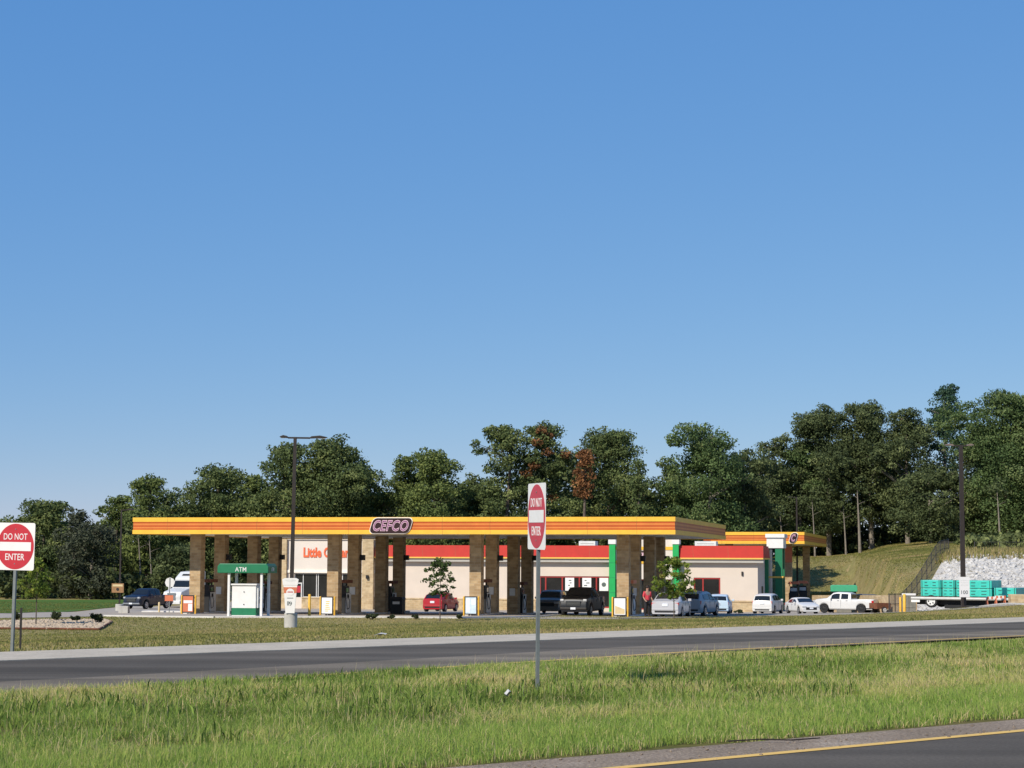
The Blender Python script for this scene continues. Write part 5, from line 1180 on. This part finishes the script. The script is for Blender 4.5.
TR = [  # px, top, width, Y, kind, crown base, gap, name, label
 (-22, 522, 60, 208, 'oak', .05, 0, 'broadleaf_tree', 'dense dark tree cut by the left edge of the photo'),
 (14, 514, 40, 214, 'pine2', .08, 0, 'pine_tree', 'rounded green tree behind the left no entry sign, lowest of the skyline there'),
 (43, 497, 56, 212, 'pine', .10, 0, 'pine_tree', 'broad dark round-topped pine just right of the left no entry sign'),
 (73, 509, 30, 205, 'grey', .05, .1, 'broadleaf_tree', 'thin greyish tree between the round-topped pine and a dark bushy tree'),
 (91, 522, 46, 201, 'grey', .02, 0, 'broadleaf_tree', 'low dark bushy tree left of the slim light pole'),
 (116, 493, 38, 215, 'pine2', .15, .1, 'pine_tree', 'green pine directly behind the slim light pole'),
 (147, 475, 46, 210, 'pine2', .22, .22, 'pine_tree', 'open spiky pine with a high tip, above the left end of the canopy'),
 (172, 489, 34, 218, 'pine', .15, .1, 'pine_tree', 'narrow pine in the dip left of the wide pine above the white lorry'),
 (176, 545, 44, 203, 'oak', .0, 0, 'broadleaf_tree', 'lower green tree right behind the white lorry'),
 (212, 460, 66, 214, 'pine', .18, .05, 'pine_tree', 'wide dense pine above the white lorry and leftmost column'),
 (245, 471, 42, 222, 'pine2', .2, .1, 'pine_tree', 'pine in the dip left of the tall light pole'),
 (283, 440, 58, 212, 'pine', .2, .08, 'pine_tree', 'tall pine directly behind the lamp arms of the tall light pole'),
 (336, 435, 74, 210, 'pine', .22, .16, 'pine_tree', 'big open-crowned pine right of the tall light pole, sky showing through its right side'),
 (374, 488, 40, 216, 'pine2', .1, .05, 'pine_tree', 'shorter pine in the gap right of the big open-crowned pine'),
 (404, 455, 44, 212, 'pine2', .12, 0, 'pine_tree', 'left half of the rounded green clump above the canopy name sign'),
 (432, 446, 58, 208, 'pine2', .12, 0, 'pine_tree', 'rounded leafy green pine above and right of the canopy name sign'),
 (470, 473, 48, 215, 'pine', .1, 0, 'pine_tree', 'lower dark pine in the dip between the rounded green pine and the spiky one'),
 (503, 423, 52, 209, 'pine', .2, .2, 'pine_tree', 'tall dark spiky pine left of the reddening tree'),
 (545, 418, 54, 211, 'pine', .2, .12, 'pine_tree', 'tallest tree of the middle, its crown mixed with rust coloured leaves'),
 (583, 450, 13, 205, 'autumn', .70, .25, 'broadleaf_tree', 'small slender orange-leaved tree in front of the dark pines'),
 (606, 424, 74, 212, 'pine', .12, 0, 'pine_tree', 'huge dense dark pine right of the orange-leaved tree'),
 (637, 461, 36, 203, 'spire', .08, 0, 'conifer_tree', 'pointed cone-shaped conifer right of the huge dark pine'),
 (667, 459, 40, 216, 'pine2', .08, 0, 'pine_tree', 'mid-height green pine between the cone-shaped conifer and the pale tall tree'),
 (707, 423, 72, 212, 'light', .10, .08, 'broadleaf_tree', 'tall pale green broadleaf tree above the right end of the long canopy'),
 (748, 446, 44, 216, 'oak', .05, 0, 'broadleaf_tree', 'dark rounded tree just right of the pale tall tree'),
 (771, 438, 46, 246, 'oak', .05, 0, 'broadleaf_tree', 'dark green tree left of the tall group on the bank, above the far canopy'),
 (800, 440, 40, 247, 'light', .1, .05, 'broadleaf_tree', 'green tree right above the letter C of the far canopy'),
 (829, 404, 66, 246, 'oak', .2, .12, 'broadleaf_tree', 'tall oak forming the left part of the big group on the bank'),
 (872, 400, 52, 246, 'oak', .22, .14, 'broadleaf_tree', 'tallest middle oak of the big group on the bank, pale trunk'),
 (908, 407, 58, 243, 'oak', .2, .12, 'broadleaf_tree', 'tall dark oak forming the right part of the big group on the bank'),
 (931, 470, 58, 230, 'oak', .15, .12, 'broadleaf_tree', 'lower dark oak leaning into the sky gap left of the right light pole'),
 (946, 383, 33, 246, 'blue', .40, .2, 'broadleaf_tree', 'airy blue-green tree with the highest top, behind the right light pole'),
 (985, 440, 50, 232, 'oak', .12, .15, 'broadleaf_tree', 'mid-height dark tree right of the right light pole'),
 (1008, 387, 84, 228, 'light', .12, .06, 'broadleaf_tree', 'very large broad tree cut by the right edge of the photo'),
 (1062, 398, 80, 226, 'oak', .1, .05, 'broadleaf_tree', 'oak standing just outside the right edge'),
]
for i, (px, ty, w, Y, k, cb, gap, nm, lab) in enumerate(TR):
    t = tree(nm, lab, 'tree', px, ty, w, Y, k, cb, 40+i*7, gap=gap)
    if i == 18:      # rusty leaves in the reddening tree
        p = at(545, 560, Y-1.2); Cc = []
        for (x, y) in ((541, 430), (548, 436), (537, 442), (529, 458), (534, 466), (527, 474), (541, 489), (547, 452), (552, 498), (566, 455)):
            q = at(x, y, Y-1.5-2.0*random.random()); Cc.append((q.x-t.location.x, q.y-t.location.y, q.z-t.location.z))
        Cc = np.array(Cc); n = len(Cc); cards('rusty_foliage', Cc, np.tile([.75, .7, .5], (n, 1)), np.full(n, 85), .36, np.full(n, .42), 'autumn_leaves', t, 5)
# pale bare trunks that show at the wood's edge
for i, (px, y0, y1, Y) in enumerate(((141, 530, 600, 206), (152, 535, 600, 205), (846, 505, 553, 240), (860, 488, 553, 239), (815, 500, 551, 240), (1000, 490, 535, 215), (783, 515, 545, 242))):
    a = at(px, y1, Y); g = G(a.x, a.y); b = at(px-3, y0, Y); h = b.z-g
    t = thing('bare_trunk', ('pale bare trunk left of the white lorry, left one of two', 'pale bare trunk left of the white lorry, right one of two', 'slim pale trunk on the bank edge, right of the far canopy', 'thick pale trunk on the bank below the tall oaks', 'slim leaning trunk just right of the far canopy', 'pale trunk near the right edge above the rock bank', 'pale trunk rising behind the far canopy')[i], 'tree', (a.x, a.y, g), 0, 'pale trunks at the edge of the wood')
    trunk_mesh(h, .15 if i != 3 else .24, [(.8, .2, h*.8), (-.9, 0, h*.9)], 'bark_pale', t, (b.x-a.x, 0), h)
    Cc = np.array([(b.x-a.x+dx, dy, h+dz) for dx, dy, dz in ((0, 0, .2), (.9, .2, -.3), (-.9, 0, .1), (.3, -.4, 1.0))]); cards('crown', Cc, np.tile([.9, .9, .6], (4, 1)), np.full(4, 60), .36, np.full(4, .5), 'oak_leaves', t, i+3)
# the closed wood behind: one uneven mass of leaf clumps
sky = [(-200, 520), (-60, 520), (10, 525), (45, 512), (80, 525), (110, 515), (150, 500), (180, 505), (210, 485), (250, 490), (290, 465), (340, 466), (372, 500), (410, 475), (440, 470), (472, 490), (500, 462), (545, 450), (600, 452), (640, 480), (665, 478), (705, 452), (750, 462), (790, 455), (830, 435), (870, 430), (905, 440), (925, 488), (950, 492), (968, 482), (990, 445), (1020, 415), (1060, 420), (1250, 430)]
r = np.random.default_rng(77); C = []; S = []; T = []
for i in range(5200):
    px = r.uniform(-190, 1230); Y = r.uniform(222, 262) if px < 760 else r.uniform(250, 284)
    top = np.interp(px, [a for a, b in sky], [b for a, b in sky])+7; bot = 606 if px < 770 else 556
    y = top+(bot-top)*r.random()**.9; q = at(px, y, Y); s = r.uniform(.7, 1.5)
    if px > 918 and px < 985 and y < 500: continue
    C.append(tuple(q)); S.append((s*1.2, s*1.2, s*.85)); T.append(.42+r.normal(0, .18))
# undergrowth along the wood's edge
for i in range(900):
    px = r.uniform(-150, 1200); Y = r.uniform(198, 212) if px < 640 else (r.uniform(212, 226) if px < 745 else r.uniform(247, 254))
    q = at(px, 560, Y); g = G(q.x, q.y); s = r.uniform(.5, 1.1); C.append((q.x, q.y, g+r.uniform(0, 2.6)*(1 if px < 780 else .8))); S.append((s*1.2, s*1.2, s*.9)); T.append(.45+r.normal(0, .18))
for i in range(260):
    y = r.uniform(186, 206); x = r.uniform(.236*y, 70); g = G(x, y); s = r.uniform(.4, .9); C.append((x, y, g+r.uniform(0, 1.4))); S.append((s*1.3, s*1.3, s*.8)); T.append(.8+r.normal(0, .15))
C, S, T = map(np.array, (C, S, T)); per = (S[:, 0]*S[:, 1]*26).astype(int)+8
tag(cards('woods', C, S, per, .62, T, 'woods_leaves', None, 9), kind='stuff')

# young planted trees
def sapling(px, base, Y, topy, botc, wpx, label, mt, seed, n=34, size=.16, per=34, stake=False, cat='young tree'):
    p = at(px, base, Y); g = G(p.x, p.y); H = at(px, topy, Y).z-g; c0 = at(px, botc, Y).z-g; W = wpx*Y/1900
    t = thing('young_tree', label, cat, (p.x, p.y, g), 0, 'young planted trees'); r = np.random.default_rng(seed); C = []
    for i in range(n):
        u = r.random(); pr = math.sin(math.pi*min(1, .12+u*.86))**.7; a = r.uniform(0, 6.28); k = math.sqrt(r.random()); C.append((W/2*pr*k*math.cos(a)*(1+.2*r.normal()), W/2*pr*k*math.sin(a), c0+(H-c0)*u))
    C = np.array(C); s = r.uniform(.14, .30, n); S = np.stack([s*1.2, s*1.2, s*.8], 1)
    cards('crown', C, S, np.full(n, per), size, .5+r.normal(0, .15, n), mt, t, seed, shell=.2)
    trunk_mesh(H, .038, list(C[:18]), 'bark', t, (0, 0), H*.92)
sapling(440, 617.6, 101.5, 559, 594, 39, 'young tree with sparse dark leaves before the cream wall and red hatchback', 'dark_young', 5, n=48, size=.17, per=22)
sapling(674, 616, 105, 557, 597, 44, 'young tree with yellow-green leaves before the green pilaster and silver saloon', 'young_leaves', 6, n=70, size=.18, per=30)
sapling(36, 621, 92, 561, 596, 36, 'young yellow-green tree behind the left no entry sign, growing from the rock bed', 'young_leaves', 8, n=60, size=.17, per=22)
# shrubs
def shrub(px, base, Y, w, h, label, group, seed):
    p = on_ground(px, base) if Y is None else at(px, base, Y); g = G(p.x, p.y); k = p.y/1900; W, H = w*k, h*k
    t = thing('shrub', label, 'shrub', (p.x, p.y, g+.05), 0, group); r = np.random.default_rng(seed); n = 14
    C = np.stack([r.uniform(-.38, .38, n)*W, r.uniform(-.38, .38, n)*W, r.uniform(.25, .8, n)*H], 1); S = np.tile([W*.22, W*.22, H*.24], (n, 1))
    cards('foliage', C, S, np.full(n, 70), .10, .45+r.normal(0, .15, n), 'shrub_leaves', t, seed, shell=.2)
    m = MB(); [m.tube((0, 0, -.1), tuple(c), .014, .006, n=5, cap=False) for c in C]; m.build('stems', 'bark', t, fix=False)
for px, b, w, h, lab in ((17, 621, 8, 8, 'small shrub in the rock bed right at the left no entry sign post'), (56, 622.3, 10, 10, 'rounded shrub in the rock bed, left of three right of the sign'), (75, 622.6, 9, 6, 'low flat shrub in the rock bed between two rounder ones'), (97, 624, 12, 10, 'largest darkest shrub at the right end of the rock bed')):
    shrub(px, b, None, w, h, lab, 'shrubs in the rock bed', px)
for px, b, w, h, lab in ((372, 619.6, 12, 5, 'wide low shrub on the apron edge right of the second column row'), (391, 619, 7, 3, 'tiny shrub on the apron edge below the canopy name sign'), (415, 619.5, 7, 4, 'small low shrub on the apron edge left of the young dark-leaved tree'), (459, 619.3, 5, 4, 'tiny shrub on the apron edge right of the young dark-leaved tree'),
                         (738, 613.8, 9, 4, 'small shrub against the stone base at the right of the pale blue car')):
    shrub(px, b, None, w, h, lab, 'shrubs along the apron', px)
# dark drain mouth and scraps of litter
def scrap(px, py, label, w, h, rz, dz=.03):
    p = on_ground(px, py) if dz < .2 else None
    p = p or on_ground(px, py); m = MB(); rr = random.Random(px); vs = []
    for i in range(9): a = i*2*math.pi/9; q = rr.uniform(.6, 1); vs.append((w*q*math.cos(a), h*q*math.sin(a), rr.uniform(.0, .07)))
    vs.append((0, 0, .09)); m.add(vs, [(i, (i+1) % 9, 9) for i in range(9)]); m.add([(a, b, c-.004) for a, b, c in vs], [(i, (i+1) % 9, 9) for i in range(9)])
    o = m.build('litter', 'paper'); o.location = (p.x, p.y, p.z+dz); o.rotation_euler.z = rz; tag(o, label, 'litter', 'scraps of litter')
scrap(381, 637.5, 'white scrap of litter on the mown verge by the concrete edge', .20, .14, .4)
scrap(508, 703, 'pale scrap of litter deep in the tall median grass', .06, .05, .9, .08)
p = flat(771, 742.5); m = MB(); pts = [Vector((-.42, 0, .02)), Vector((-.1, .02, .03)), Vector((.2, -.01, .02)), Vector((.5, .03, .03))]
for a, b in zip(pts, pts[1:]): m.tube(a, b, .008, .006, n=6)
o = m.build('stick', 'stick_dark'); o.location = p; o.rotation_euler.z = R(14); tag(o, 'thin dark stick lying on the gravel shoulder of the near road', 'stick')
# ---------------------------------------------------------------- light, sky, camera
SUN_AZ, SUN_EL = 38.0, 38.0           # light travels towards this bearing; height of the sun
d = Vector((math.sin(R(SUN_AZ))*math.cos(R(SUN_EL)), math.cos(R(SUN_AZ))*math.cos(R(SUN_EL)), -math.sin(R(SUN_EL))))
sl = bpy.data.lights.new('sun', 'SUN'); sl.energy = 3.9; sl.angle = R(.5); sl.color = (1., .93, .81)
so = bpy.data.objects.new('sun', sl); COL.objects.link(so); so.rotation_euler = d.to_track_quat('-Z', 'Y').to_euler(); so.location = (-60, -60, 80)
w = bpy.data.worlds.new('World'); scene.world = w; w.use_nodes = True; nt = w.node_tree; bg = nt.nodes['Background']
st = nt.nodes.new('ShaderNodeTexSky'); st.sky_type = 'NISHITA'; st.sun_disc = False; st.sun_elevation = R(SUN_EL); st.sun_rotation = R(180+SUN_AZ)
st.altitude = 6000; st.air_density = 2.0; st.dust_density = 0.; st.ozone_density = 6.0
# even clear-air blue: the sky's own contrast is lowered channel by channel
EXPO = .35; K_ = .12/2**EXPO
tone = mix(nt, 1., st.outputs[0], (.62, .46, .25), 'MULTIPLY')
add = nt.nodes.new('ShaderNodeVectorMath'); add.operation = 'ADD'; nt.links.new(tone, add.inputs[0]); add.inputs[1].default_value = (.018/.12, .155/.12, .49/.12)
nt.links.new(add.outputs[0], bg.inputs['Color']); bg.inputs['Strength'].default_value = K_
cam = bpy.data.cameras.new('camera'); co = bpy.data.objects.new('camera', cam); COL.objects.link(co)
cam.sensor_width = 36; cam.lens = F_PX/1024*36; cam.clip_start = .1; cam.clip_end = 6000
m3 = Matrix((_R, _U, -_F)).transposed(); co.matrix_world = Matrix.Translation(EYEP) @ m3.to_4x4()
scene.camera = co
scene.render.engine = 'CYCLES'; scene.render.resolution_x = 1024; scene.render.resolution_y = 768
vs_ = scene.view_settings; vs_.view_transform = 'Standard'; vs_.look = 'None'; vs_.exposure = EXPO; vs_.gamma = 1
scene.cycles.max_bounces = 6; scene.cycles.transparent_max_bounces = 4
